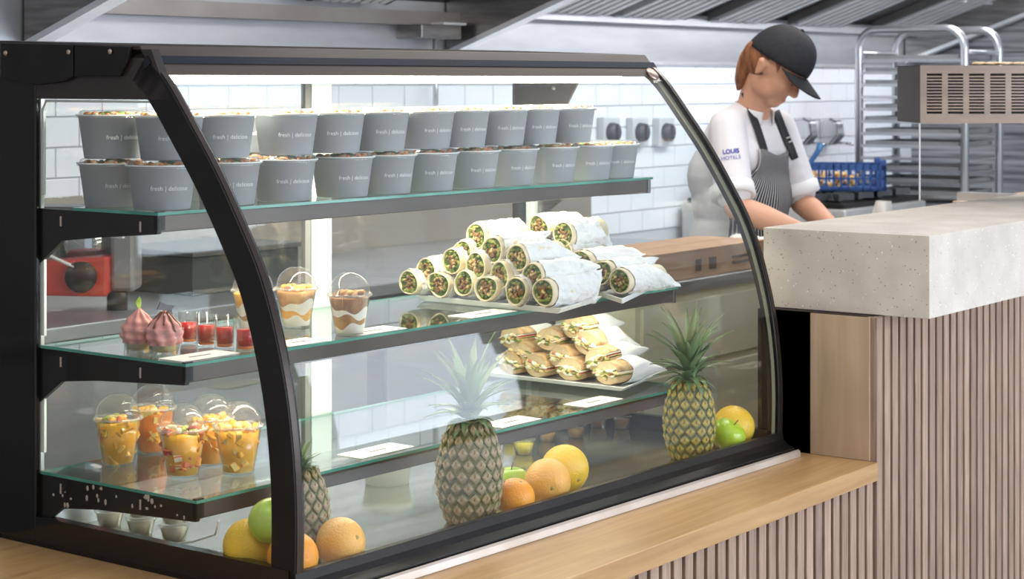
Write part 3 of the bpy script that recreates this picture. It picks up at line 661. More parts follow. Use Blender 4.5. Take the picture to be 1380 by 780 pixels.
for k in range(46):
    a = rr.uniform(0, 2 * PI); r = (R - .012) * math.sqrt(rr.random()); col = rr.choice([0, 0, 1, 1, 2, 3])
    add_ell(bm, (r * math.cos(a), r * math.sin(a), BH + rr.uniform(-.004, .005)), (rr.uniform(.006, .012), rr.uniform(.004, .009), .005), 8, Matrix.Rotation(a * 3, 3, 'Z'), mi=col)
o = obj('salad', bm, [mat('leaf_green', (.14, .26, .04), .5), mat('carrot', (.62, .24, .06), .5), mat('tomato', (.45, .05, .03), .4), mat('cream_food', (.65, .5, .3), .6)], bw, world=False); o['kind'] = 'stuff'
tb = text_mesh('fresh | delicious', .0125)
for v in tb.verts:
    z = .043 + v.co.y; a = math.radians(-112) + v.co.x / (br(z) + .0005); r = br(z) + .0006; v.co = Vector((r * math.cos(a), r * math.sin(a), z))
obj('lettering', tb, mat('white_print', (.80, .82, .82), .5), bw, world=False)
bt = tree(bw); used = False
def put_bowl(x, y, z, lab):
    global used
    p = cs(x, y, z); rz = random.uniform(-.12, .12)
    if not used: used = True; bw.location = p; bw.rotation_euler = (0, 0, rz); bw['label'] = lab; bw['group'] = 'salad bowls on the top glass shelf'
    else: dup(bw, bt, p, (0, 0, rz), lab, 'salad bowls on the top glass shelf')
zt = 1.2435; YF = .367 + .076
low = [266, 352, 427, 504, 561, 618, 674, 726, 780, 828, 872]
Dx = lambda x, y: (cs(x, y) - CAM).dot(FW)
for tier, lst, z in ((0, low, zt), (1, [345, 430, 493, 553, 614, 661, 713, 756, 803], zt + BH + .0118)):
    for i, pr in enumerate(lst):
        D = 4.3
        for _ in range(4): x = sx_at(pr - R * FPX / D, 200, YF); D = Dx(x, YF)
        n = len(lst); t = 'bottom tier' if tier == 0 else 'top tier'
        lab = 'grey salad bowl, %s of the front %s counted from the left' % (ORD[i + (0 if tier == 0 else 1)], t)
        if i == n - 1: lab = 'grey salad bowl at the right end of the front %s' % t
        if x > L - .115: x = L - .115
        put_bowl(x, YF, z, lab)
put_bowl(sx_at(228, 200, YF), YF, zt + BH + .0118, 'grey salad bowl of the front top tier, partly behind the arched frame')
for px, tier, lab in ((152, 0, 'grey salad bowl at the far left of the bottom tier, in the rear row'), (151, 1, 'grey salad bowl at the far left of the top tier, in the rear row')):
    put_bowl(sx_at(px, 200, .597), .597, zt + tier * (BH + .0118), lab)
for k, x in enumerate((.34, .50)):
    for tier in (0, 1): put_bowl(x, .60, zt + tier * (BH + .0118), 'grey salad bowl half hidden in rear row, %s, %s' % ('bottom tier' if tier == 0 else 'top tier', ('beside the arched frame', 'right of the arched frame')[k]))

# ================================================================== DOME CUPS
def chunk_mesh(n, rf, z0, z1, cols, seed, sz=(.008, .015)):
    bm = BM(); r_ = random.Random(seed)
    for k in range(n):
        z = r_.uniform(z0, z1); a = r_.uniform(0, 2 * PI); r = (rf(z) - .0108) * math.sqrt(r_.uniform(.8, 1))
        M = Matrix.Rotation(r_.uniform(0, 3), 4, 'X') @ Matrix.Rotation(r_.uniform(0, 3), 4, 'Z'); s = r_.uniform(*sz)
        M = Matrix.Translation((r * math.cos(a), r * math.sin(a), z)) @ M
        add_box(bm, -s, s, -s * .7, s * .7, -s * .5, s * .5, M=M, mi=r_.randrange(cols))
    bmesh.ops.bevel(bm, geom=bm.edges[:], offset=.0022, segments=1, affect='EDGES')
    return bm
def cup_base(name, lab, cat, rb, rt, h, dome=True, loc=(0, 0, 0), grp=None):
    t = thing(name, lab, cat, loc, group=grp); rf = lambda z: rb + (rt - rb) * z / h
    bm = BM(); add_lathe(bm, [(0, .003), (rb - .003, .003), (rb - .001, 0), (rb, .002), (rt, h), (rt + .0025, h), (rt + .0025, h + .002)], 32); obj('cup', bm, PLAST(), t, world=False)
    if dome:
        bm = BM(); dr = rt - .001; hh = dr * .98
        add_lathe(bm, [(rt + .003, h + .001), (rt + .003, h + .006), (dr, h + .008)] + [(dr * math.cos(a), h + .008 + hh * math.sin(a)) for a in [k * .19 for k in range(1, 8)]] + [(.008, h + .008 + hh * .985)], 32); obj('dome_lid', bm, PLAST(), t, world=False)
        bm = BM(); add_lathe(bm, [(rt + .0005, h), (rt + .0042, h + .0005), (rt + .0045, h + .005), (rt + .001, h + .006)], 32); obj('lid_rim', bm, glass('rim_plastic', (.93, .92, .88), .12, .1, .22, (.9, .87, .8)), t, world=False)
    return t, rf
def juice(name, c): return mat(name, c, .22, 0, tuple(min(1, k * 1.15 + .02) for k in c), 25, sss=.25, coat=.4)
orange_j = [juice('juice_yellow', (.86, .42, .015)), juice('juice_amber', (.78, .22, .008)), juice('juice_gold', (.90, .36, .012))]
fm = [mat('mango_chunk', (.85, .42, .05), .3, coat=.4), mat('melon_chunk', (.80, .62, .22), .3, coat=.4), mat('papaya_chunk', (.70, .16, .03), .3, coat=.4), mat('kiwi_chunk', (.38, .42, .05), .3, coat=.4), mat('berry_chunk', (.45, .05, .03), .3, coat=.4), mat('apple_chunk', (.85, .76, .52), .3, coat=.4)]
specs = [(159, 630, 0, (0, 3, 1, 2), 'dome-lidded fruit cup with green kiwi on top, leftmost on the bottom shelf'),
         (206, 614, 1, (0, 1, 0), 'dome-lidded mango cup standing at the back of the bottom shelf'),
         (246, 646, 0, (2, 5, 4, 3, 0), 'dome-lidded fruit cup with red berries and white apple, nearest the shelf corner'),
         (283, 630, 2, (0, 1), 'dome-lidded mango cup half hidden behind the berry cup'),
         (321, 642, 0, (0, 1, 0), 'dome-lidded yellow fruit cup, rightmost of the five beside the arched frame')]
ZL = .6995
for i, (px, py, jc, ch_, lab) in enumerate(specs):
    p = onZ(px, py - 6, ZL)
    t, rf = cup_base('fruit_cup', lab, 'cup', .0325, .0475, .092, True, p, 'domed fruit cups on the bottom shelf')
    h = .085
    bm = BM(); add_lathe(bm, [(0, .004), (.031, .004), (rf(h) - .0015, h), (0, h + .002)], 32); obj('juice', bm, orange_j[jc], t, world=False)
    bm = chunk_mesh(64, rf, .012, h + .006, len(ch_), 20 + i); obj('fruit_pieces', bm, [fm[k] for k in ch_], t, world=False)
    bm = BM(); rr = random.Random(60 + i)
    for k in range(12):
        a = rr.uniform(0, 2 * PI); r = rr.uniform(0, .032); add_ell(bm, (r * math.cos(a), r * math.sin(a), h + .008), (.011, .008, .007), 8, Matrix.Rotation(a, 3, 'Z'), mi=rr.randrange(len(ch_)))
    obj('top_fruit', bm, [fm[k] for k in ch_], t, world=False)
    t.rotation_euler = (0, 0, i)
# parfaits on the middle shelf
ZM = .9575
pc = [mat('granola', (.42, .20, .08), .7, 0, (.25, .12, .06), 60), mat('yogurt', (.88, .85, .78), .4, sss=.2), mat('caramel_layer', (.60, .36, .14), .5, 0, (.4, .2, .08), 40), mat('peach_bits', (.85, .45, .08), .4)]
for i, (px, py, lab, seq) in enumerate([(341, 449, 'parfait cup half hidden behind the black arched frame', (1, 2, 1, 3)), (399, 446, 'layered parfait cup with peach pieces just right of the arched frame', (1, 3, 1, 2)), (471, 456, 'layered brown and white parfait cup standing nearest the wraps', (1, 2, 1, 0))]):
    p = onZ(px, py - 6, ZM); t, rf = cup_base('parfait_cup', lab, 'cup', .030, .0445, .082, True, p, 'domed parfait cups on the middle shelf')
    n = 40; nl = 4
    bm = BM()
    def wave(a, k): return .006 * math.sin(2 * a + k * 2.1 + i) + .004 * math.sin(5 * a + k)
    hs = [.004, .020, .038, .055, .079]
    for q in range(4):
        A = []; B = []
        for k in range(n):
            a = 2 * PI * k / n; za = hs[q] + (wave(a, q) if q else 0); zb = hs[q + 1] + (wave(a, q + 1) if q < 3 else 0)
            A.append(bm.verts.new(((rf(za) - .0012) * math.cos(a), (rf(za) - .0012) * math.sin(a), za))); B.append(bm.verts.new(((rf(zb) - .0012) * math.cos(a), (rf(zb) - .0012) * math.sin(a), zb)))
        for k in range(n):
            f = bm.faces.new((A[k], A[(k + 1) % n], B[(k + 1) % n], B[k])); f.material_index = seq[q]; f.smooth = True
        if q == 3: bm.faces.new(B).material_index = seq[q]
        if q == 0: bm.faces.new(A[::-1]).material_index = seq[q]
    obj('layers', bm, pc, t, world=False)
    bm = BM(); rr = random.Random(i)
    for k in range(22):
        a = rr.uniform(0, 6.28); r = rr.uniform(0, .03); add_ell(bm, (r * math.cos(a), r * math.sin(a), .083 + rr.uniform(0, .006)), (.009, .007, .006), 8, Matrix.Rotation(a, 3, 'Z'), mi=rr.choice([0, 3, 2]))
    obj('topping', bm, pc, t, world=False)
    t.rotation_euler = (0, 0, i * 1.3)
# mousse cups
for i, (px, py, lab, deco) in enumerate([(188, 478, 'pink mousse cup topped with a green mint leaf', 'mint'), (222, 481, 'pink mousse cup with chocolate drizzle and a dark chocolate shard', 'choc')]):
    p = onZ(px, py - 5, ZM); t = thing('mousse_cup', lab, 'dessert', p, (0, 0, .4 * i), 'pink mousse cups')
    bm = BM(); add_lathe(bm, [(0, .002), (.024, .002), (.026, 0), (.038, .05), (.036, .05), (.024, .004), (0, .004)], 24, wob=lambda a, z: 1 + .02 * math.cos(12 * a)); obj('cup', bm, PLAST(), t, world=False)
    bm = BM(); add_lathe(bm, [(0, .004), (.024, .005), (.027, .018), (0, .019)], 24); obj('biscuit_layer', bm, mat('biscuit_cream', (.60, .48, .24), .6), t, world=False)
    def sw_(u, v):
        a = u * 2 * PI; z = .018 + v * .068; r = (.030 + .010 * math.sin(min(v * 3.2, PI) * .9)) * (1 - v ** 2.2 * .93) * (1 + .10 * math.sin(8 * a + v * 5)) * (1 + .05 * math.sin(v * 26 + a)); return (r * math.cos(a), r * math.sin(a), z)
    bm = BM(); grid(bm, sw_, 64, 26, True); obj('mousse', bm, mat('pink_mousse', (.62, .25, .23), .5, 0, (.70, .33, .30), 40, sss=.2), t, world=False)
    if deco == 'mint':
        bm = BM(); grid(bm, lambda u, v: ((u - .5) * .016 * math.sin(PI * v) , .004 * math.sin(PI * v), .082 + v * .028), 6, 8); o = obj('mint_leaf', bm, mat('mint', (.32, .45, .05), .5), t, world=False); o.modifiers.new('s', 'SOLIDIFY').thickness = .001
    else:
        bm = BM(); M = Matrix.Translation((.0, .0, .088)) @ Matrix.Rotation(.3, 4, 'Y') @ Matrix.Rotation(-.6, 4, 'Z'); add_prism(bm, [(-.018, -.004), (.016, .0), (.022, .012), (.004, .009), (-.012, .012)], -.0015, .0015, 'y', M=M)
        add_prism(bm, [(0, -.012), (.022, -.006), (.018, .004), (.0, .002)], .003, .005, 'y', M=M); obj('chocolate_shard', bm, mat('dark_chocolate', (.03, .018, .015), .35), t, world=False)
        bm = BM()
        for k in range(9):
            a = k * 2 * PI / 9; pts = []
            for v in (.95, .8, .6, .4 + .1 * (k % 3)): 
                q = Vector(sw_(a / 2 / PI, v)); q.x *= 1.03; q.y *= 1.03; pts.append(q)
            add_tube(bm, pts, [.002, .0022, .0022, .0028], 6)
        obj('drizzle', bm, mat('chocolate_sauce', (.16, .06, .03), .2, coat=.5), t, world=False)
# shots
cl = [(254, 466, 'red'), (278, 470, 'red'), (303, 473, 'red'), (331, 476, 'red'), (352, 471, 'green')]
rj = mat('red_jelly', (.42, .004, .006), .12, 0, (.55, .01, .012), 10, coat=.3); gj = mat('green_jelly', (.08, .62, .02), .1, sss=.3, coat=.6)
base_ = mat('orange_glow_base', (.75, .20, .05), .15, coat=.6)
desc = ['red jelly shot glass just right of the mousse cups', 'second red jelly shot glass from the mousse cups', 'third red jelly shot glass from the mousse cups', 'red jelly shot glass nearest the black arched frame', 'bright green jelly shot glass behind the black arched frame']
for i, (px, py, c) in enumerate(cl):
    p = onZ(px, py - 4, ZM); t = thing('shot_glass', desc[i], 'glass', p, (0, 0, i), 'jelly shot glasses')
    r0, r1, h = .0185, .0215, .066
    bm = BM(); add_lathe(bm, [(0, 0), (r0, 0), (r1, h), (r1 - .0015, h), (r0 - .001, .010), (0, .010)], 24); obj('glass', bm, CLEAR(), t, world=False)
    bm = BM(); add_lathe(bm, [(0, .011), (r0 - .0015, .0105), (r1 - .004, .043), (0, .043)], 24); obj('jelly', bm, rj if c == 'red' else gj, t, world=False)
    bm = BM(); add_lathe(bm, [(0, .004), (r0 - .003, .004), (r0 - .002, .009), (0, .0095)], 24); obj('thick_base', bm, base_ if c == 'red' else gj, t, world=False)
# ================================================================== WRAPS
from mathutils import noise
tray_m = mat('white_tray', (.86, .87, .87), .4)
def plate(name, lab, pts_px, z, grp, th=.012):
    """oblong tray from three seen corners: back-left, near corner, right"""
    a, b, c = [onZ(x, y, z) for x, y in pts_px]; u = (a - b); v = (c - b); o = b
    t = thing(name, lab, 'tray', (o + u / 2 + v / 2), group=grp)
    q = [o, o + v, o + u + v, o + u]; cen = (q[0] + q[2]) / 2
    inn = [cen + (x - cen) * .90 for x in q]; bot = [cen + (x - cen) * .93 for x in q]
    up = Vector((0, 0, th)); bm = BM()
    R0 = [bm.verts.new(x) for x in bot]; R1 = [bm.verts.new(x + up) for x in q]; R2 = [bm.verts.new(cen + (x - cen) * .97 + up + Vector((0, 0, .001))) for x in q]; R3 = [bm.verts.new(x + Vector((0, 0, .004))) for x in inn]
    bm.faces.new(R0); bm.faces.new(R3)
    for A, B in ((R0, R1), (R1, R2), (R2, R3)):
        for k in range(4): bm.faces.new((A[k], A[(k + 1) % 4], B[(k + 1) % 4], B[k]))
    obj('dish', bm, tray_m, t, bevel=.002); return t, o, u, v
paperm = mat('white_wrap_paper', (.74, .74, .72), .6, 0, (.80, .79, .77), 14, bump=.35, bscale=30, sss=.1)
tort = mat('tortilla', (.66, .57, .38), .6, 0, (.74, .67, .50), 30, bump=.2, bscale=60)
fil = [mat('brown_filling', (.16, .085, .03), .6, 0, (.32, .18, .07), 90), mat('lettuce', (.16, .20, .03), .45, 0, (.32, .36, .09), 60), mat('dark_lettuce', (.07, .12, .02), .5), mat('light_chicken', (.42, .28, .12), .6, 0, (.7, .55, .3), 80)]
def make_wrap(seed, rw=.0325, rh=.0305, ln=.20):
    """axis +X, cut end at x=0 facing -X, centre of the end at the origin"""
    r_ = random.Random(seed); t = thing('wrap', '', 'wrap'); A = [r_.uniform(-.05, .05) for _ in range(4)]
    def rad(a): return 1 + A[0] * math.cos(2 * a) + A[1] * math.sin(2 * a) + A[2] * math.cos(3 * a) + A[3] * math.sin(3 * a)
    n = 36; bm = BM(); prof = [(.006, .86), (0, .90), (-.001, .97), (.003, 1.0), (.06, 1.0), (ln * .8, .95)]
    rings = [[bm.verts.new((x, rw * s * rad(2 * PI * k / n) * math.cos(2 * PI * k / n), rh * s * rad(2 * PI * k / n) * math.sin(2 * PI * k / n))) for k in range(n)] for x, s in prof]
    for P, Q in zip(rings, rings[1:]):
        for k in range(n): f = bm.faces.new((P[k], P[(k + 1) % n], Q[(k + 1) % n], Q[k])); f.smooth = True
    bm.faces.new(rings[-1]); obj('tortilla', bm, tort, t, world=False)
    bm = BM()
    # filling: base disc, lettuce ring, lumps
    V = [bm.verts.new((.005, rw * .88 * rad(2 * PI * k / n) * math.cos(2 * PI * k / n), rh * .88 * rad(2 * PI * k / n) * math.sin(2 * PI * k / n))) for k in range(n)]
    f = bm.faces.new(V); f.material_index = 2
    for k in range(46):
        a = r_.uniform(0, 2 * PI); q = math.sqrt(r_.random()); ring = q > .72
        add_ell(bm, (.003, rw * .78 * q * math.cos(a), rh * .78 * q * math.sin(a)), (.004 + r_.uniform(0, .002), r_.uniform(.003, .007), r_.uniform(.0025, .005)), 8, Matrix.Rotation(a + 1.57 if ring else r_.uniform(0, 3), 3, 'X'), mi=(r_.choice([1, 1, 2]) if ring else r_.choice([0, 0, 0, 3])))
    obj('filling', bm, fil, t, world=False)
    # paper sleeve, open at the cut end, twisted flat at the tail
    ph = r_.uniform(0, 6)
    def pap(u, v):
        a = 2 * PI * u; x = .014 + .006 * math.sin(a + ph) + v * (ln - .01)
        s = 1.06 + .03 * math.sin(5 * a + 7 * v + ph) * v + .02 * math.sin(11 * a - 9 * v)
        fl = max(0, (v - .6) / .4); yy = rw * s * rad(a) * math.cos(a) * (1 + .25 * fl); zz = rh * s * rad(a) * math.sin(a) * (1 - .82 * fl ** 1.3)
        nv = noise.noise_vector(Vector((x * 45, yy * 55, zz * 55 + seed * 7))) * .0055 * min(1, v * 3 + .2) + noise.noise_vector(Vector((x * 140, yy * 140, zz * 140 + seed))) * .0018
        return (x + nv.x, yy + nv.y, zz - rh * .5 * fl + nv.z)
    bm = BM(); grid(bm, pap, 56, 26, True, smooth=False); o = obj('paper_sleeve', bm, paperm, t, world=False); o.modifiers.new('s', 'SOLIDIFY').thickness = -.0006
    return t
wr = [make_wrap(k) for k in range(5)]; wt = [tree(t) for t in wr]; wused = [False] * 5
def put_wrap(i, p, rz, ry, rx, lab, grp, sc=1.0):
    rot = (rx, ry, rz)
    if not wused[i]: wused[i] = True; o = wr[i]; o.location = p; o.rotation_euler = rot; o['label'] = lab; o['group'] = grp
    else: o = dup(wr[i], wt[i], p, rot, lab, grp)
    o.scale = (sc, sc, sc)
pt1 = plate('wrap_tray', 'white oblong tray under the big left pile of wraps', [(560, 405), (757, 424), (812, 407)], .9585, 'white trays of wraps', .014)
pt2 = plate('wrap_tray', 'white oblong tray under the smaller right pile of wraps', [(792, 396), (838, 411), (897, 382)], .9585, 'white trays of wraps', .014)
f1 = [(165, 375), (240, 312), (298, 392), (355, 270), (403, 225), (408, 368), (462, 290), (507, 402), (463, 158), (535, 220), (567, 332), (645, 255), (640, 408), (714, 336), (762, 408)]
# real rows: bottom, second, third, fourth (from back-left to front-right)
rowsA = [[0, 2, 5, 7, 12, 14], [1, 3, 6, 10, 13], [4, 9, 11], [8]]
names = {0: 'leftmost wrap of the big pile, on the tray', 2: 'wrap on the tray, second from the left of the big pile', 5: 'wrap on the tray, third from the left of the big pile', 7: 'wrap on the tray in the middle of the bottom row', 12: 'wrap on the tray, one before the right end of the big pile', 14: 'wrap at the right end of the tray, long white paper',
 1: 'wrap at the left end of the second row of the big pile', 3: 'wrap in the second row, second from the left', 6: 'wrap in the middle of the second row', 10: 'wrap in the second row, fourth from the left', 13: 'wrap at the right end of the second row of the big pile',
 4: 'small wrap at the left end of the third row', 9: 'wrap in the middle of the third row', 11: 'wrap at the right end of the third row', 8: 'wrap on the very top of the big pile'}
XA = 1.045; S0 = .053
for r, row in enumerate(rowsA):
    for j, k in enumerate(row):
        cx, cy = f1[k]; px, py = 500 + cx / 3.286, 270 + cy / 3.286
        p = onX(px, py, XA + .004 * (k % 3) + .02 * r); p.z = max(p.z, .976 + .031)
        put_wrap(k % 5, p, .04 * ((k * 7) % 5 - 2) - .05, 0.0, (k * 1.7) % 6.28, 'paper ' + names[k], 'wraps in the big left pile', 1.0 if k != 4 else .85)
f2 = [(738, 117, 'wrap at the top left of the right pile, cut end showing pale filling'), (850, 150, 'wrap on top of the right pile with long white paper'), (845, 228, 'wrap of the right pile half hidden behind the big pile'), (930, 275, 'wrap in the middle of the right pile with green lettuce'), (965, 352, 'wrap low in the right pile, almost covered by its neighbours'), (1015, 320, 'wrap in the second row of the right pile, right of the lettuce one'), (1100, 372, 'wrap at the right front corner of the right pile, on the tray')]
for k, (cx, cy, lab) in enumerate(f2):
    px, py = 500 + cx / 3.286, 270 + cy / 3.286; p = onX(px, py, 1.375 + (.03 if k < 3 else 0)); p.z = max(p.z, 1.007)
    put_wrap((k + 2) % 5, p, .05 * (k % 3 - 1) - .03, 0, k * 1.1, 'paper ' + lab, 'wraps in the right pile', 1.0)
for k, (dy, z, wd) in enumerate([(.09, 1.007, 'front'), (.155, 1.007, 'rear'), (.12, 1.058, 'upper')]):
    put_wrap(k, Vector((1.42, .30 + dy, z)), 0, 0, k, 'paper rolled wrap hidden behind the right pile, the %s one' % wd, 'hidden wraps of the right pile')

# ================================================================== SANDWICHES
crumb = mat('bread_crumb', (.76, .62, .40), .75, 0, (.62, .46, .26), 55, bump=.4, bscale=120)
crust = mat('bread_crust', (.46, .27, .12), .65, 0, (.70, .52, .30), 45, bump=.5, bscale=60, detail=8)
sf = [mat('cheese', (.85, .70, .35), .45), mat('ham', (.62, .25, .18), .5), mat('lettuce', (.2, .3, .04)), mat('egg_white', (.88, .84, .72), .5), mat('tomato', (.5, .06, .03), .4)]
def make_sub(seed):
    r_ = random.Random(seed); t = thing('baguette_sandwich', '', 'sandwich')
    def half(s, z0, h):
        bm = BM(); n = 20; prof = [(0, .94), (.004, 1), (.05, 1.03), (.10, .98), (.14, .8), (.155, .4)]; rings = []
        for x, q in prof:
            ring = []
            for k in range(n + 1):
                a = PI * k / n; ring.append(bm.verts.new((x, .036 * q * math.cos(a) * (1 + .05 * noise.noise((x * 30, a * 2, seed))), s * (z0 + h * q * math.sin(a) * (1 + .12 * noise.noise((x * 25, a * 2, seed + 5)))))))
            rings.append(ring)
        f = bm.faces.new(rings[0]); f.material_index = 1
        for A, B in zip(rings, rings[1:]):
            for k in range(n): g = bm.faces.new((A[k], A[k + 1], B[k + 1], B[k])); g.smooth = True
            bm.faces.new((A[0], B[0], B[n], A[n])).material_index = 1
        bm.faces.new(rings[-1]); bm.transform(Matrix.Translation((0, 0, .032)))
        return bm
    obj('top_bread', half(1, .006, .026), [crust, crumb], t, world=False); obj('bottom_bread', half(-1, .006, .022), [crust, crumb], t, world=False)
    bm = BM()
    for L_ in range(4):
        mi = [2, 0, r_.choice([1, 4]), 3][L_]; z = .027 + L_ * .0035
        grid(bm, lambda u, v: (-.006 + .012 * 0 + v * .13 + .003 * math.sin(9 * u + L_), (u - .5) * .078, z + .0025 * math.sin(14 * u + 5 * L_ + seed)), 14, 3, mi=mi)
    for k in range(20):
        add_ell(bm, (-.002, r_.uniform(-.032, .032), .032 + r_.uniform(-.010, .010)), (.007, r_.uniform(.006, .012), r_.uniform(.003, .006)), 8, Matrix.Rotation(r_.uniform(-.6, .6), 3, 'X'), mi=r_.choice([0, 1, 2, 2, 3, 3, 0]))
    o = obj('filling', bm, sf, t, world=False); o.modifiers.new('s', 'SOLIDIFY').thickness = .0015
    def pap(u, v):
        a = 2 * PI * u; x = .055 + .008 * math.sin(a * 2 + seed) + v * .13; fl = max(0, (v - .55) / .45)
        return (x, .040 * math.cos(a) * (1 + .03 * math.sin(9 * a + 8 * v) + .25 * fl), .032 + .034 * math.sin(a) * (1 - .75 * fl) * (1 + .04 * math.sin(7 * a - 6 * v)) - .008 * fl)
    bm = BM(); grid(bm, pap, 36, 12, True); o = obj('paper_sleeve', bm, paperm, t, world=False); o.modifiers.new('s', 'SOLIDIFY').thickness = -.0006
    return t
sb = [make_sub(k) for k in range(4)]; st = [tree(t) for t in sb]; su = [False] * 4
plate('sandwich_tray', 'white oblong tray under the heap of cut baguette sandwiches', [(650, 507), (842, 529), (900, 504)], .7105, None, .012)
subs = [(720, 500, 0, 'cut baguette half lying on the tray, leftmost of the bottom row'), (765, 506, 0, 'cut baguette half lying on the tray in the middle of the bottom row'), (818, 507, 0, 'cut baguette half at the near right corner of the tray with seeded crust'),
        (700, 477, 1, 'cut baguette half in the middle row with ham, at the left'), (754, 482, 1, 'cut baguette half in the middle row with green leaf, second from left'), (810, 484, 1, 'cut baguette half in the middle row at the right, green leaf showing'), 
        (683, 493, 0, 'cut baguette half seen through the pineapple leaves'), (740, 458, 2, 'cut baguette half in the top row at the left'), (785, 462, 2, 'cut baguette half in the top row with cucumber, at the right'), (690, 455, 1, 'cut baguette half tilted high at the left end of the heap'), (775, 442, 3, 'baguette half on the very top of the heap, brightly lit')]
for k, (px, py, r, lab) in enumerate(subs):
    p = onX(px, py, 1.52 + .012 * r); p.z -= .032
    if r == 0: p.z = .718
    i = k % 4; rot = (random.uniform(-.25, .25) + (0 if r < 1 else .2 * (-1) ** k), .0, random.uniform(-.15, .1))
    if not su[i]: su[i] = True; o = sb[i]; o.location = p; o.rotation_euler = rot; o['label'] = lab; o['group'] = 'cut baguette sandwiches'
    else: o = dup(sb[i], st[i], p, rot, lab, 'cut baguette sandwiches')

# ================================================================== PRICE CARDS
ink = mat('grey_ink', (.12, .12, .12), .6)
cards = [(238, 484, ZM, .075, 'price card at the left front corner of the middle shelf'), (420, 463, ZM, .06, 'price card on the middle shelf between the arched frame and the parfaits'), (527, 448, ZM, .075, 'price card on the middle shelf just right of the parfait cup'), (700, 427, ZM, .085, 'price card in front of the big pile of wraps'),
         (507, 607, ZL, .085, 'price card on the bottom shelf left of the pineapple'), (688, 568, ZL, .075, 'price card on the bottom shelf right of the pineapple'), (800, 541, ZL, .08, 'price card on the bottom shelf in front of the sandwiches')]
for px, py, z, w_, lab in cards:
    p = onZ(px, py, z + .001); lp = CMX.inverted() @ p; yf = .288 if z > .9 else .258; lp.y = max(lp.y, yf + .038)
    if lab.startswith('price card at the left'): lp.x = max(lp.x, .09)
    p = CMX @ Vector((lp.x, lp.y, z)); M = Matrix.Translation(p) @ CMX
    t = thing('price_card', lab, 'card', p, group='white price cards lying on the shelves')
    bm = BM(); add_box(bm, -w_, w_, -.035, .035, .0003, .0016, M=M); obj('card', bm, WHITE(), t)
    bm = BM(); add_box(bm, -.028, .028, -.006, .002, .0016, .0019, M=M); obj('printed_line', bm, ink, t)

# ================================================================== FRUIT
def peel(name, c, c2, bs=220, b=.5): return mat(name, c, .38, 0, c2, 5, bump=b, bscale=bs, sss=.15, spec=.5)
def citrus(lab, name, px, py, dpx, m, stemcol, base=DK, rot=(0, 0, 0), apple=False, maxr=None):
    r = .04
    for _ in range(15): p = onZ(px, py, base + r); D = (p - CAM).dot(FW); r = dpx / 2 * D / FPX
    lp = CMX.inverted() @ p; lp.y = max(lp.y, glass_case_y(base + r) + r * .99 + .010); lp.x = min(lp.x, L - .03 - r)
    if lab.startswith('big yellow grapefruit on'): pass
    p = CMX @ lp
    t = thing(name, lab, 'fruit', (p.x, p.y, base + r), rot)
    k = 24; prof = []
    for i in range(k + 1):
        a = PI * i / k; s = math.sin(a); c = -math.cos(a); rr_ = r * s; z = r * .97 * c
        if apple:
            rr_ = r * s * (1.02 + .04 * c); z = r * .90 * c - (.22 * r * math.exp(-(s / .35) ** 2) if c > 0 else -.12 * r * math.exp(-(s / .3) ** 2))
        else: z -= .05 * r * math.exp(-(s / .18) ** 2) * (1 if c > 0 else -1)
        prof.append((max(rr_, 0) if 0 < i < k else 0, z))
    bm = BM(); add_lathe(bm, prof, 36); obj('peel', bm, m, t, world=False)
    bm = BM()
    if apple: add_tube(bm, [(0, 0, r * .62), (.002, 0, r * .8), (.006, 0, r * 1.02)], .0015, 6)
    else:
        add_lathe(bm, [(0, r * .94), (r * .09, r * .93), (r * .10, r * .90)], 8, wob=lambda a, z: 1 + .3 * math.cos(5 * a))
    obj('stem', bm, stemcol, t, world=False); return t, r
st_b = mat('stem_brown', (.16, .10, .04), .8); st_g = mat('calyx', (.40, .28, .08), .8)
gy = peel('grapefruit_yellow', (.82, .50, .03), (.88, .60, .06)); og = peel('orange_peel', (.85, .30, .02), (.88, .38, .03)); pe = peel('pale_orange_peel', (.82, .42, .08), (.86, .52, .14)); ap = mat('green_apple_skin', (.30, .48, .03), .25, 0, (.42, .58, .08), 9, coat=.4, sss=.1); li = mat('lime_skin', (.36, .58, .02), .3, 0, (.5, .66, .06), 8, coat=.3)
citrus('big yellow grapefruit in the left front corner of the case', 'grapefruit', 337, 735, 74, gy, st_g, rot=(.5, .3, 0))
citrus('pale orange just right of the black arched frame', 'orange', 459, 731, 68, pe, st_g, rot=(1.2, 0, 0))
citrus('small orange showing on both sides of the black arched frame', 'orange', 405, 752, 70, og, st_g, rot=(.3, .3, 0))
# apple resting on grapefruit and orange
p = onY(367, 703, .17); t, r = citrus('green apple perched on the grapefruit beside the arched frame', 'apple', 367, 703, 60, ap, st_b, apple=True, rot=(math.radians(200), -.5, 0))
apl = t; apl.location = onY(367, 701, .108)
citrus('yellow-green apple just right of the middle pineapple', 'apple', 689, 650, 50, li, st_b, apple=True)
citrus('deep orange in front of the green apple beside the middle pineapple', 'orange', 703, 672, 54, og, st_g, rot=(.4, 0, 0))
citrus('pale orange grapefruit with its stem end facing out', 'grapefruit', 738, 649, 63, pe, st_g, rot=(PI / 2 + .1, 0, -.75))
citrus('big yellow grapefruit at the right of the middle fruit group', 'grapefruit', 761, 632, 66, gy, st_g, rot=(1.9, .2, -.2))
citrus('small orange peeping out beside the right pineapple', 'orange', 968, 566, 44, og, st_g)
citrus('big yellow grapefruit in the right front corner of the case', 'grapefruit', 1008, 569, 56, gy, st_g, rot=(.4, .2, 0))
citrus('bright green apple in the right front corner of the case', 'apple', 981, 586, 48, li, st_b, apple=True, rot=(.5, .2, 0))

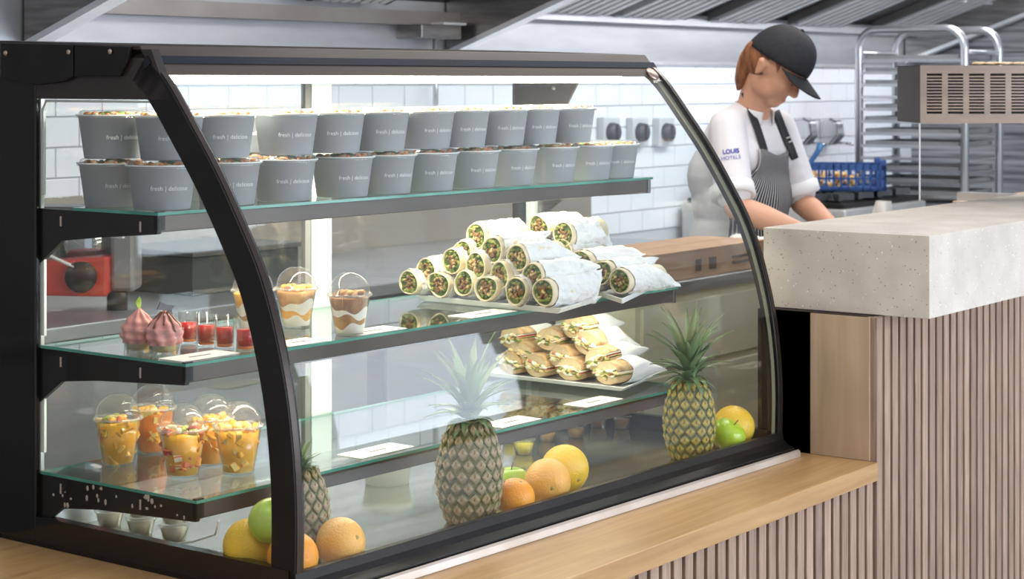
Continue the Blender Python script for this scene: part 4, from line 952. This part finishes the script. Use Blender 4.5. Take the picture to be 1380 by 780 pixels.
# ================================================================== PINEAPPLES
pe_m = mat('pineapple_skin', (.13, .12, .03), .6, 0, (.20, .17, .05), 40)
def eye_mats(g): return g
eyeA = mat('pineapple_eye', (.40, .30, .17), .6, 0, (.22, .20, .09), 90, bump=.3, bscale=200)
eyeB = mat('pineapple_eye_yellow', (.50, .36, .05), .6, 0, (.22, .24, .06), 80, bump=.3, bscale=200)
tipm = mat('eye_spine', (.26, .15, .08), .7); eyeG = mat('eye_green_rim', (.085, .115, .025), .6, 0, (.17, .18, .06), 60)
leafm = [mat('pineapple_leaf_a', (.10, .19, .07), .45, 0, (.22, .30, .14), 20, stretch=(1, 1, .2)), mat('pineapple_leaf_b', (.22, .30, .12), .45, 0, (.32, .38, .2), 20, stretch=(1, 1, .2))]
def eye_mesh(m, nm):
    bm = BM(); s = .0142; q8 = [(math.cos(k * PI / 4), math.sin(k * PI / 4)) for k in range(8)]; q8 = [(x * (1.0 if k % 2 == 0 else .80), y * (1.0 if k % 2 == 0 else .80)) for k, (x, y) in enumerate(q8)]
    R = [[bm.verts.new((x * s * f, y * s * f * 1.02, z)) for x, y in q8] for f, z in ((1.0, -.003), (.86, .002), (.58, .0045))]; c = bm.verts.new((0, .0005, .0052))
    for a, (A, B) in enumerate(zip(R, R[1:])):
        for k in range(8): bm.faces.new((A[k], A[(k + 1) % 8], B[(k + 1) % 8], B[k])).material_index = 2 if a == 0 else 0
    for k in range(8): bm.faces.new((R[2][k], R[2][(k + 1) % 8], c))
    M = Matrix.Translation((0, .0, .004)) @ Matrix.Rotation(-1.0, 4, 'X')
    v = [bm.verts.new(M @ Vector(q)) for q in ((-.003, 0, 0), (.003, 0, 0), (0, .001, .010), (0, -.002, .001))]
    for f in ((0, 1, 2), (1, 3, 2), (3, 0, 2)): bm.faces.new([v[i] for i in f]).material_index = 1
    me = bpy.data.meshes.new(nm); bmesh.ops.recalc_face_normals(bm, faces=bm.faces); bm.to_mesh(me); bm.free()
    for q in (m, tipm, eyeG): me.materials.append(q)
    return me
ems = [eye_mesh(eyeA, 'pineapple_eye'), eye_mesh(eyeB, 'pineapple_eye_b')]
def leaf_mesh(Lf, wd, curl, m):
    bm = BM()
    def f(u, v):
        x = (u - .5) * 2 * wd * (1 - v ** 1.7) * (.75 + .5 * min(v * 3, 1) * .5); a = curl * v
        return (x, Lf * v * math.sin(a * .9) + .25 * abs(u - .5) * wd * 2 * -1, Lf * v * math.cos(a * .6))
    grid(bm, f, 4, 8); me = bpy.data.meshes.new('leaf'); bm.to_mesh(me); bm.free(); me.materials.append(m); return me
lms = [leaf_mesh(.045, .014, 1.3, leafm[0]), leaf_mesh(.085, .016, .8, leafm[0]), leaf_mesh(.13, .016, .5, leafm[0]), leaf_mesh(.165, .015, .3, leafm[1])]
def pineapple(lab, px, Yc, r, hb, crown, eyev, seed):
    x = sx_at(px, 650, Yc); p = cs(x, Yc, DK); rr = random.Random(seed); t = thing('pineapple', lab, 'pineapple', p, (0, 0, rr.uniform(0, 6)), 'pineapples standing on the case floor')
    rb = lambda v: r * (math.sin(PI * (.12 + .80 * v)) ** .45) * (1 - .05 * v)
    prof = [(0, .001)] + [(rb(v / 16) - .002, .001 + hb * v / 16) for v in range(17)] + [(0, hb)]
    bm = BM(); add_lathe(bm, prof, 28); obj('body', bm, pe_m, t, world=False)
    rows = 9; n = int(2 * PI * r / .0265)
    for j in range(rows):
        v = (j + .5) / rows
        for i in range(n):
            a = 2 * PI * (i + .5 * (j % 2)) / n + .0 * v; R_ = rb(v); z = hb * v
            dz = (rb(min(v + .03, 1)) - rb(max(v - .03, 0))) / (hb * .06)
            nrm = Vector((math.cos(a), math.sin(a), -dz)).normalized(); tx = Vector((-math.sin(a), math.cos(a), 0)); ty = nrm.cross(tx)
            s = R_ / r * rr.uniform(.94, 1.05)
            M = Matrix((( tx.x * s, ty.x, nrm.x, R_ * math.cos(a)), (tx.y * s, ty.y, nrm.y, R_ * math.sin(a)), (0, ty.z, nrm.z, z + .001), (0, 0, 0, 1)))
            e = bpy.data.objects.new('eye', ems[eyev]); C.objects.link(e); e.parent = t; e.matrix_basis = M
    for i in range(52):
        q = i / 51; a = i * 2.39996; k = 0 if q < .3 else (1 if q < .6 else (2 if q < .85 else 3)); tilt = (1.2 - q * 1.02) + rr.uniform(-.1, .1); s = crown * rr.uniform(.85, 1.1)
        base = Vector((.020 * (1 - q * .7) * math.cos(a), .020 * (1 - q * .7) * math.sin(a), hb - .008 + .05 * q * crown))
        ll, cu_ = [(.045, 1.3), (.085, .8), (.13, .5), (.165, .3)][k]
        for _t in range(14):
            tip = (CMX.inverted() @ (p + Matrix.Rotation(t.rotation_euler.z, 3, 'Z') @ (base + Matrix.Rotation(a - PI / 2, 3, 'Z') @ (Matrix.Rotation(-tilt, 3, 'X') @ Vector((0, s * ll * math.sin(cu_ * .9), s * ll * math.cos(cu_ * .6)))))))
            if glass_case_y(tip.z) + .016 < tip.y < (.25 if tip.z > .64 else 1) and .04 < tip.x < L - .04: break
            tilt -= .1
        M = Matrix.Translation(base) @ Matrix.Rotation(a - PI / 2, 4, 'Z') @ Matrix.Rotation(-tilt, 4, 'X') @ Matrix.Diagonal((s ** .5, s, s, 1))
        e = bpy.data.objects.new('leaf', lms[k]); C.objects.link(e); e.parent = t; e.matrix_basis = M
pineapple('pineapple in the middle of the case, crown rising in front of the shelf gap', 633, .102, .069, .212, .92, 0, 1)
pineapple('yellow-green pineapple at the right end of the case', 929, .102, .063, .192, 1.0, 1, 2)
pineapple('pineapple mostly hidden behind the black arched frame', 403, .175, .058, .175, .30, 0, 3)

# ================================================================== SAUCE POTS, TUB
def pot(lab, p, m, h=.034, r=.026, grp='sauce pots on the case floor'):
    t = thing('sauce_pot', lab, 'pot', p, group=grp)
    bm = BM(); add_lathe(bm, [(0, .001), (r * .72, .001), (r * .74, 0), (r, h), (r + .002, h), (r + .002, h + .002)], 20); obj('cup', bm, PLAST(), t, world=False)
    bm = BM(); add_lathe(bm, [(0, .002), (r * .72, .002), (r * .93, h * .8), (0, h * .8)], 20); obj('sauce', bm, m, t, world=False)
    bm = BM(); add_lathe(bm, [(r + .003, h), (r + .003, h + .004), (r - .002, h + .005), (r - .004, h + .003), (0, h + .003)], 20); obj('lid', bm, PLAST(), t, world=False)
yj = mat('yellow_dressing', (.72, .58, .03), .2, sss=.2, coat=.4); bj = mat('brown_sauce', (.46, .26, .11), .3); wj = mat('cream_sauce', (.66, .61, .50), .35)
for px, py, m, lab in [(706, 616, yj, 'yellow dressing pot just right of the middle pineapple'), (655, 622, yj, 'yellow dressing pot behind the middle pineapple'), (690, 600, yj, 'rear yellow dressing pot beside the shelf bar'), (600, 640, yj, 'yellow dressing pot at the left of the middle pineapple'),
                       (738, 599, bj, 'brown sauce pot nearest the yellow dressing pots'), (776, 594, bj, 'brown sauce pot with printed lid, second from the left'), (806, 580, bj, 'brown sauce pot half hidden behind its neighbour'), (838, 582, bj, 'brown sauce pot standing alone near the right pineapple')]:
    p = onZ(px, py - 4, DK); pot(lab, p, m, .036 if m is yj else .032, .029 if m is yj else .025)
k = 0
for px, py in ((148, 722), (190, 733), (235, 742)):
    for lv in range(2):
        p = onZ(px, py - 14, DK); p.z = DK + lv * .037; k += 1
        pot('cream sauce pot at lower left, %s, %s' % (('bottom of its stack', 'on top of its stack')[lv], ('left stack', 'middle stack', 'stack nearest the shelf corner')[(k - 1) // 2]), p, wj, .030, .030, 'cream sauce pots in stacks of two')
p = onZ(522, 650, DK); t = thing('white_tub', 'small white plastic tub on the case floor left of the middle pineapple', 'tub', p)
bm = BM(); add_lathe(bm, [(0, .0), (.050, 0), (.056, .045), (.058, .045), (.058, .048), (.054, .048), (.048, .003), (0, .003)], 28); obj('tub', bm, mat('milky_plastic', (.62, .62, .55), .35, sss=.1), t, world=False)
bm = BM(); add_lathe(bm, [(.060, .044), (.060, .051), (0, .052)], 28); obj('lid', bm, mat('milky_lid', (.7, .7, .64), .35), t, world=False)
# white cable hanging at the lower left inside the case
bm = BM(); add_tube(bm, [cs(.05, .245, .655), cs(.055, .26, .625), cs(.06, .33, .60), cs(.06, .40, .585)], .0022)
tag(obj('power_cable', bm, mat('white_cable', (.75, .73, .7))), 'thin white cable hanging from the bottom shelf corner inside the case', 'cable')
# ================================================================== PERSON
PD = 6.7; HP = at(1050, 84, PD)
bf = RT * .7 - FW * .714; bf.normalize(); bl = UP.cross(bf)
BMX = Matrix(((bf.x, bl.x, 0, HP.x), (bf.y, bl.y, 0, HP.y), (0, 0, 1, 0), (0, 0, 0, 1)))
hfh = (RT * .92 - FW * .39).normalized(); P_ = math.radians(40)
hx = hfh * math.cos(P_) - UP * math.sin(P_); hz = hfh * math.sin(P_) + UP * math.cos(P_); hy = hz.cross(hx); HS = 1.06
HMX = Matrix(((hx.x * HS, hy.x * HS, hz.x * HS, HP.x), (hx.y * HS, hy.y * HS, hz.y * HS, HP.y), (hx.z * HS, hy.z * HS, hz.z * HS, HP.z), (0, 0, 0, 1)))
person = thing('person', 'person in black cap, white chef jacket and striped apron leaning over the prep table', 'person', (HP.x, HP.y, 0))
def bp(*v): return BMX @ Vector(v)
def hp(*v): return HMX @ Vector(v)
def hell(bm, c, r, seg=20, mi=0):
    n = seg // 2; T = HMX @ Matrix.Translation(Vector(c)) @ Matrix.Diagonal((r[0], r[1], r[2], 1))
    add_lathe(bm, [(max(math.sin(PI * i / n), 0) if 0 < i < n else 0, -math.cos(PI * i / n)) for i in range(n + 1)], seg, M=T, mi=mi)
def bell(bm, c, r, seg=20, rot=None):
    n = seg // 2; T = BMX @ Matrix.Translation(Vector(c)) @ (rot or Matrix.Identity(4)) @ Matrix.Diagonal((r[0], r[1], r[2], 1))
    add_lathe(bm, [(math.sin(PI * i / n) if 0 < i < n else 0, -math.cos(PI * i / n)) for i in range(n + 1)], seg, M=T)
def remesh(o, vox, it=4, fac=.5):
    m = o.modifiers.new('remesh', 'REMESH'); m.mode = 'VOXEL'; m.voxel_size = vox; m.use_smooth_shade = True
    s = o.modifiers.new('smooth', 'SMOOTH'); s.iterations = it; s.factor = fac
skin = mat('warm_skin', (.60, .30, .19), .5, 0, (.66, .36, .24), 6, sss=.15)
RS, LS = (-.12, -.165, 1.335), (-.113, .165, 1.33); RE, LE = (.005, -.245, 1.070), (-.06, .205, 1.065); RW, LW = (.225, -.105, .975), (.144, .125, .985)
bm = BM()
hell(bm, (-.005, 0, .01), (.098, .078, .098)); hell(bm, (.035, 0, -.045), (.060, .062, .085)); hell(bm, (.062, 0, -.108), (.030, .032, .026)); hell(bm, (.015, .04, -.080), (.048, .022, .040)); hell(bm, (.015, -.04, -.080), (.048, .022, .040))
hell(bm, (.050, -.030, -.050), (.040, .028, .035)); hell(bm, (.050, .030, -.050), (.040, .028, .035)); hell(bm, (.078, 0, -.088), (.020, .026, .018)); hell(bm, (.07, 0, .005), (.028, .05, .022))
add_caps(bm, hp(.088, 0, -.008), hp(.108, 0, -.048), .010 * HS, .0135 * HS, 12); hell(bm, (.100, .011, -.052), (.012, .009, .009)); hell(bm, (.100, -.011, -.052), (.012, .009, .009))
for s in (-1, 1):
    add_caps(bm, hp(-.030, s * .082, -.018), hp(-.020, s * .080, -.060), .0135, .008, 12); add_caps(bm, hp(-.016, s * .080, -.020), hp(-.014, s * .076, -.055), .007, .006, 10)
add_caps(bm, bp(-.125, 0, 1.36), hp(-.025, 0, -.06), .062, .056, 18)
bell(bm, (-.145, 0, 1.25), (.095, .15, .15)); bell(bm, (-.16, 0, 1.06), (.10, .14, .17)); bell(bm, (-.17, 0, .90), (.115, .155, .13))
for Sh, El, Wr, sd in ((RS, RE, RW, -1), (LS, LE, LW, 1)):
    Sh2 = (Sh[0], Sh[1] * .82, Sh[2]); add_caps(bm, bp(-.14, 0, 1.325), bp(*Sh2), .045, .042); add_caps(bm, bp(*Sh2), bp(*El), .046, .043)
    e = Vector(El); w_ = Vector(Wr); mid = e.lerp(w_, .35); add_caps(bm, bp(*e), bp(*mid), .044, .044); add_caps(bm, bp(*mid), bp(*w_), .044, .027)
    d = (w_ - e).normalized(); d = Vector((d.x, d.y, -.12)).normalized(); side = d.cross(Vector((0, 0, 1))).normalized() * (-1)
    palm = w_ + d * .05; add_caps(bm, bp(*(w_ + d * .01)), bp(*(palm + d * .025)), .026, .030); add_caps(bm, bp(*(w_ + d * .03 + side * .018)), bp(*(palm + d * .03 + side * .024)), .018, .014); add_caps(bm, bp(*(w_ + d * .03 - side * .018)), bp(*(palm + d * .03 - side * .024)), .018, .014)
    for k, ln in enumerate((.068, .078, .073, .058)):
        b0 = palm + d * .03 + side * (.027 - .018 * k) * sd * 1.0; d1 = (d + side * (.12 - .08 * k) * sd).normalized(); m1 = b0 + d1 * ln * .5 + Vector((0, 0, .004)); e1 = m1 + (d1 + Vector((0, 0, -.55))).normalized() * ln * .5
        add_caps(bm, bp(*b0), bp(*m1), .0095, .009, 10); add_caps(bm, bp(*m1), bp(*e1), .009, .0075, 10)
    t0 = w_ + d * .03 + side * .026 * sd; t1 = t0 + (d + side * .9 * sd).normalized() * .035; t2 = t1 + (d * 1.2 + Vector((0, 0, -.3))).normalized() * .03
    add_caps(bm, bp(*t0), bp(*t1), .013, .011, 10); add_caps(bm, bp(*t1), bp(*t2), .011, .009, 10)
for s in (-1, 1):
    add_caps(bm, bp(-.17, s * .09, .88), bp(-.15, s * .10, .50), .085, .055); add_caps(bm, bp(-.15, s * .10, .50), bp(-.20, s * .10, .09), .055, .036); add_caps(bm, bp(-.20, s * .10, .05), bp(-.06, s * .11, .035), .035, .028)
body = obj('body', bm, skin, person); remesh(body, .0062, 3)
# face details
bm = BM(); hell(bm, (.0935, 0, -.0865), (.0040, .017, .0028), 14); hell(bm, (.092, 0, -.0935), (.0045, .014, .0034), 14); obj('lips', bm, mat('lips', (.42, .17, .13), .4, sss=.1), person)
bm = BM()
for s in (-1, 1): hell(bm, (.078, s * .032, -.016), (.012, .014, .011), 16)
obj('eyes', bm, mat('eyelid', (.50, .25, .17), .5), person)
bm = BM()
for s in (-1, 1): add_tube(bm, [hp(.088, s * .020, -.022), hp(.091, s * .032, -.025), hp(.083, s * .044, -.022)], .0013, 6)
obj('eyelashes', bm, mat('dark_lash', (.03, .015, .01), .6), person)
bm = BM()
for s in (-1, 1): add_tube(bm, [hp(.090, s * .016, .004), hp(.088, s * .032, .010), hp(.072, s * .052, .004)], [.002, .003, .0015], 6)
obj('eyebrows', bm, mat('brow_brown', (.12, .05, .025), .7), person)
# hair
hairm = mat('auburn_hair', (.13, .040, .015), .45, 0, (.34, .13, .05), 60, stretch=(1, 1, .25), bump=.6, bscale=120)
bm = BM(); hell(bm, (-.036, 0, -.006), (.080, .080, .092)); hell(bm, (-.075, 0, -.05), (.040, .055, .045))
for s in (-1, 1): add_caps(bm, hp(.012, s * .070, .015), hp(.030, s * .070, -.016), .014, .004, 10)
tl = [at(1014, 64, PD + .0), at(1007, 80, PD + .01), at(1002, 94, PD + .02), at(998, 107, PD + .03), at(995, 120, PD + .05)]
for k in range(4): add_caps(bm, tl[k], tl[k + 1], [.024, .030, .028, .022][k], [.030, .028, .022, .008][k])
for k in range(7):
    o_ = RT * random.uniform(-.02, .012) + FW * random.uniform(-.02, .02); add_caps(bm, tl[1] + o_, tl[3] + o_ * .8, .011, .009, 8)
hr = obj('hair', bm, hairm, person); remesh(hr, .005, 2)
# cap
capm = mat('black_cotton', (.010, .010, .013), .8, 0, (.016, .016, .02), 60, bump=.1, bscale=400)
def crown(u, v):
    a = u * 2 * PI; ph = v * PI / 2; seam = 1 + .008 * abs(math.sin(3 * a)); z0 = .004 + .016 * math.cos(a)
    return hp(-.006 + .112 * math.cos(a) * math.cos(ph) ** .85 * seam, .090 * math.sin(a) * math.cos(ph) ** .85 * seam, z0 * (1 - v) + .128 * math.sin(ph) ** 1.0)
bm = BM(); grid(bm, crown, 48, 14, True); hat = obj('cap', bm, capm, person); sol = hat.modifiers.new('s', 'SOLIDIFY'); sol.thickness = .003
def brim(u, v):
    a = (u - .5) * 2 * math.radians(68); r_in = Vector((-.006 + .110 * math.cos(a), .089 * math.sin(a), .012 + .0 * v)); ext = .082 * math.cos(a) ** .55 * v if abs(math.cos(a)) > 0 else 0
    return hp(r_in.x + ext * (.96), r_in.y * (1 - .04 * v), .016 - .012 * abs(math.sin(a)) ** 2 - ext * .22 - ext * abs(math.sin(a)) * .10)
bm = BM(); grid(bm, brim, 28, 8); b_ = obj('brim', bm, capm, hat); sol = b_.modifiers.new('s', 'SOLIDIFY'); sol.thickness = .003
bm = BM(); hell(bm, (-.006, 0, .130), (.007, .007, .005), 10); obj('button', bm, capm, hat)
# jacket
jm = mat('white_chef_cotton', (.62, .60, .61), .75, 0, (.69, .67, .69), 5, bump=.25, bscale=9)
bm = BM(); bell(bm, (-.160, 0, 1.255), (.137, .178, .150)); bell(bm, (-.150, 0, 1.34), (.095, .150, .075)); bell(bm, (-.18, 0, 1.08), (.162, .182, .18)); bell(bm, (-.21, -.03, 1.16), (.13, .16, .14)); bell(bm, (-.185, 0, .94), (.160, .192, .15)); bell(bm, (-.175, 0, .82), (.14, .195, .07))
bell(bm, (-.09, -.075, 1.235), (.07, .07, .07)); bell(bm, (-.09, .075, 1.235), (.07, .07, .07))
for Sh, El, s in ((RS, RE, -1), (LS, LE, 1)):
    a = Vector((Sh[0], Sh[1] * .85, Sh[2])); b = Vector(Sh).lerp(Vector(El), .80)
    add_caps(bm, bp(-.14, s * .04, 1.37), bp(*a), .055, .062); add_caps(bm, bp(*a), bp(*b), .066, .070); add_caps(bm, bp(*b), bp(*(b + (Vector(El) - b) * .2)), .070, .066)
    for k in range(4):
        q = a.lerp(b, .3 + .2 * k); add_caps(bm, bp(q.x - .05, q.y + .01, q.z + .01), bp(q.x + .05, q.y - .015, q.z - .02), .032, .024, 10)
jk = obj('chef_jacket', bm, jm, person); remesh(jk, .0075, 8)
jb_ = mat('cuff_white', (.74, .73, .73), .75)
for Sh, El in ((RS, RE), (LS, LE)):
    a = Vector(Sh).lerp(Vector(El), .80); d = (Vector(El) - a).normalized(); q = Vector((0, 0, 1)).rotation_difference(BMX.to_3x3() @ d).to_matrix().to_4x4()
    bm = BM(); add_lathe(bm, [(.066, -.018), (.0765, -.014), (.078, .024), (.070, .030), (.060, .028)], 28, M=Matrix.Translation(bp(*a)) @ q, wob=lambda a_, z: 1 + .03 * math.sin(3 * a_)); obj('cuff', bm, jb_, jk)
# collar
nb = Vector((-.118, 0, 1.375)); nt_ = Vector((-.085, 0, 1.43))
cq = Matrix.Translation(bp(*nb)) @ (Vector((0, 0, 1)).rotation_difference(BMX.to_3x3() @ Vector((.35, 0, 1)).normalized())).to_matrix().to_4x4()
def collar(u, v):
    a = math.radians(25) + u * math.radians(310); r = .080 - .010 * v; P0 = Vector((r * 1.02 * math.cos(a), r * math.sin(a), -.01 + .045 * v)); return P0
bm = BM(); grid(bm, collar, 40, 4); ang = math.atan2(bf.y, bf.x); bm.transform(cq @ Matrix.Rotation(ang, 4, 'Z')); o = obj('collar', bm, jb_, jk); o.modifiers.new('s', 'SOLIDIFY').thickness = .004
# apron
def stripes():
    m, n, b, out = nt('striped_apron'); Lk = n.links; tc = n.nodes.new('ShaderNodeTexCoord'); sp = n.nodes.new('ShaderNodeSeparateXYZ'); Lk.new(tc.outputs['UV'], sp.inputs[0])
    a = n.nodes.new('ShaderNodeMath'); a.operation = 'MULTIPLY'; a.inputs[1].default_value = 30; Lk.new(sp.outputs[0], a.inputs[0]); f = n.nodes.new('ShaderNodeMath'); f.operation = 'FRACT'; Lk.new(a.outputs[0], f.inputs[0])
    l = n.nodes.new('ShaderNodeMath'); l.operation = 'LESS_THAN'; l.inputs[1].default_value = .24; Lk.new(f.outputs[0], l.inputs[0]); mx = n.nodes.new('ShaderNodeMix'); mx.data_type = 'RGBA'
    mx.inputs['A'].default_value = (.014, .014, .018, 1); mx.inputs['B'].default_value = (.62, .60, .58, 1); Lk.new(l.outputs[0], mx.inputs['Factor']); Lk.new(mx.outputs['Result'], b.inputs['Base Color']); b.inputs['Roughness'].default_value = .8; return m
from mathutils.bvhtree import BVHTree
bpy.context.view_layer.update(); dg_ = bpy.context.evaluated_depsgraph_get(); ev = jk.evaluated_get(dg_); mev = ev.to_mesh(); JW = Matrix.Translation(person.location)
bvh = BVHTree.FromPolygons([JW @ v.co for v in mev.vertices], [tuple(p.vertices) for p in mev.polygons]); ev.to_mesh_clear()
def on_jacket(o, d, off, dflt=None):
    h, n, i_, ds = bvh.ray_cast(o, d)
    return (h - d * off) if h is not None else dflt
def ribbon(name, f, nu, nv, m, parent, thick=.003, sm=0):
    """f gives world points already lying on the jacket"""
    V = [[f(i / nu, j / nv) for i in range(nu + 1)] for j in range(nv + 1)]
    for _ in range(sm):
        W = [[p.copy() for p in r_] for r_ in V]
        for j in range(nv + 1):
            for i in range(nu + 1):
                nb_ = [W[jj][ii] for jj, ii in ((j - 1, i), (j + 1, i), (j, i - 1), (j, i + 1)) if 0 <= jj <= nv and 0 <= ii <= nu]
                if 0 < i < nu and 0 < j < nv: V[j][i] = (W[j][i] + sum(nb_, Vector()) / len(nb_)) / 2
    bm = BM(); uvl = bm.loops.layers.uv.new('UV'); B = [[bm.verts.new(p) for p in r_] for r_ in V]
    for j in range(nv):
        for i in range(nu):
            q = bm.faces.new((B[j][i], B[j][i + 1], B[j + 1][i + 1], B[j + 1][i])); q.smooth = True
            for lp_, (a, b) in zip(q.loops, ((i, j), (i + 1, j), (i + 1, j + 1), (i, j + 1))): lp_[uvl].uv = (a / nu, b / nv)
    bm.transform(Matrix.Translation(-person.location)); me = bpy.data.meshes.new(name); bm.to_mesh(me); bm.free(); me.materials.append(m); o = bpy.data.objects.new(name, me); C.objects.link(o); o.parent = parent
    if thick: t = o.modifiers.new('s', 'SOLIDIFY'); t.thickness = thick
    return o
def apf(u, v):
    z = 1.250 - v * .60; k = min(max((v - .08) / .25, 0), 1); k = k * k * (3 - 2 * k)
    a = math.radians(6 * (1 - k)) + (u - .5) * 2 * math.radians(40 + 32 * k)
    z += .012 * math.cos(u * 2 * PI) * (1 - v)
    d = -Vector(BMX.to_3x3() @ Vector((math.cos(a), math.sin(a), 0))); ax = bp(-.15, 0, z); o_ = ax - d * .6; fold = .006 + .004 * math.sin(9 * a + 6 * v) * k
    best = None
    h = on_jacket(o_, d, fold + .008); lim = (.19 + .02 * k) if a < .3 else (.150 + .035 * k)
    if h is None or (h - ax).length > lim: h = ax - d * lim
    return h
ap_ = ribbon('apron', apf, 44, 44, stripes(), person, .003, 6)
blkr = mat('black_webbing', (.012, .012, .014), .7)
def strap(pts, wpx):
    n = len(pts) - 1; pts = pts[::-1]; last = [6.5]
    def f(u, v):
        t = v * n; i = min(int(t), n - 1); a, b = Vector(pts[i]), Vector(pts[i + 1]); q = a.lerp(b, t - i); d = (b - a).normalized(); q = q + Vector((d.y, -d.x)) * (u - .5) * wpx
        r = ray(q.x, q.y).normalized(); h = on_jacket(CAM + r * 5, r, .010)
        if h is None or abs((h - CAM).dot(FW) - last[0]) > .12 and v > .6: return CAM + ray(q.x, q.y) * last[0]
        last[0] = (h - CAM).dot(FW); return h
    return f
ribbon('neck_strap', strap([(1003, 124), (1006, 132), (1013, 152), (1021, 174), (1028, 196), (1032, 212)], 9), 4, 24, blkr, person, .003, 4)
ribbon('neck_strap', strap([(1045, 150), (1051, 164), (1058, 182), (1065, 198), (1071, 214)], 10), 4, 20, blkr, person, .003, 4)
bm = BM(); r = ray(1061, 189).normalized(); q = on_jacket(CAM + r * 5, r, .016, at(1061, 189, 6.46)); RQ = Matrix.Translation(q) @ Matrix.Rotation(YAW - PI / 2, 4, 'Z') @ Matrix.Rotation(-.35, 4, 'Y')
for a in ((-.016, .016, -.003, .003, .006, .010), (-.016, .016, -.003, .003, -.010, -.006), (-.018, -.014, -.003, .003, -.010, .010), (.014, .018, -.003, .003, -.010, .010)): add_box(bm, *a, M=RQ)
bk = obj('buckle', bm, mat('pale_buckle', (.7, .7, .72), .3), person)
for txt, py, sz, col, nm in (('LOUIS', 204, .0215, (.03, .04, .32), 'sleeve_print_a'), ('HOTELS', 212.5, .0195, (.08, .08, .36), 'sleeve_print_b')):
    tb = text_mesh(txt, sz, .0007 if txt == 'LOUIS' else .0)
    for v in tb.verts:
        x, y = v.co.x / .002586, v.co.y / .002586; xr, yr = x * math.cos(.10) - y * math.sin(.10), x * math.sin(.10) + y * math.cos(.10)
        r = ray(985 + xr, py - yr).normalized(); v.co = on_jacket(CAM + r * 5, r, .003, CAM + r * 6.5)
    o = obj('sleeve_lettering', tb, mat(nm, col, .6), person)
# trousers, shoes
bm = BM(); bell(bm, (-.17, 0, .84), (.13, .18, .10))
for s in (-1, 1): add_caps(bm, bp(-.17, s * .09, .85), bp(-.15, s * .10, .50), .10, .075); add_caps(bm, bp(-.15, s * .10, .50), bp(-.20, s * .10, .11), .075, .058)
tr = obj('trousers', bm, mat('black_trousers', (.02, .02, .022), .8), person); remesh(tr, .012, 3)
for s in (-1, 1):
    bm = BM(); add_caps(bm, bp(-.21, s * .10, .050), bp(-.05, s * .115, .045), .046, .042); o = obj('shoe', bm, mat('black_shoe', (.015, .015, .015), .4), person)
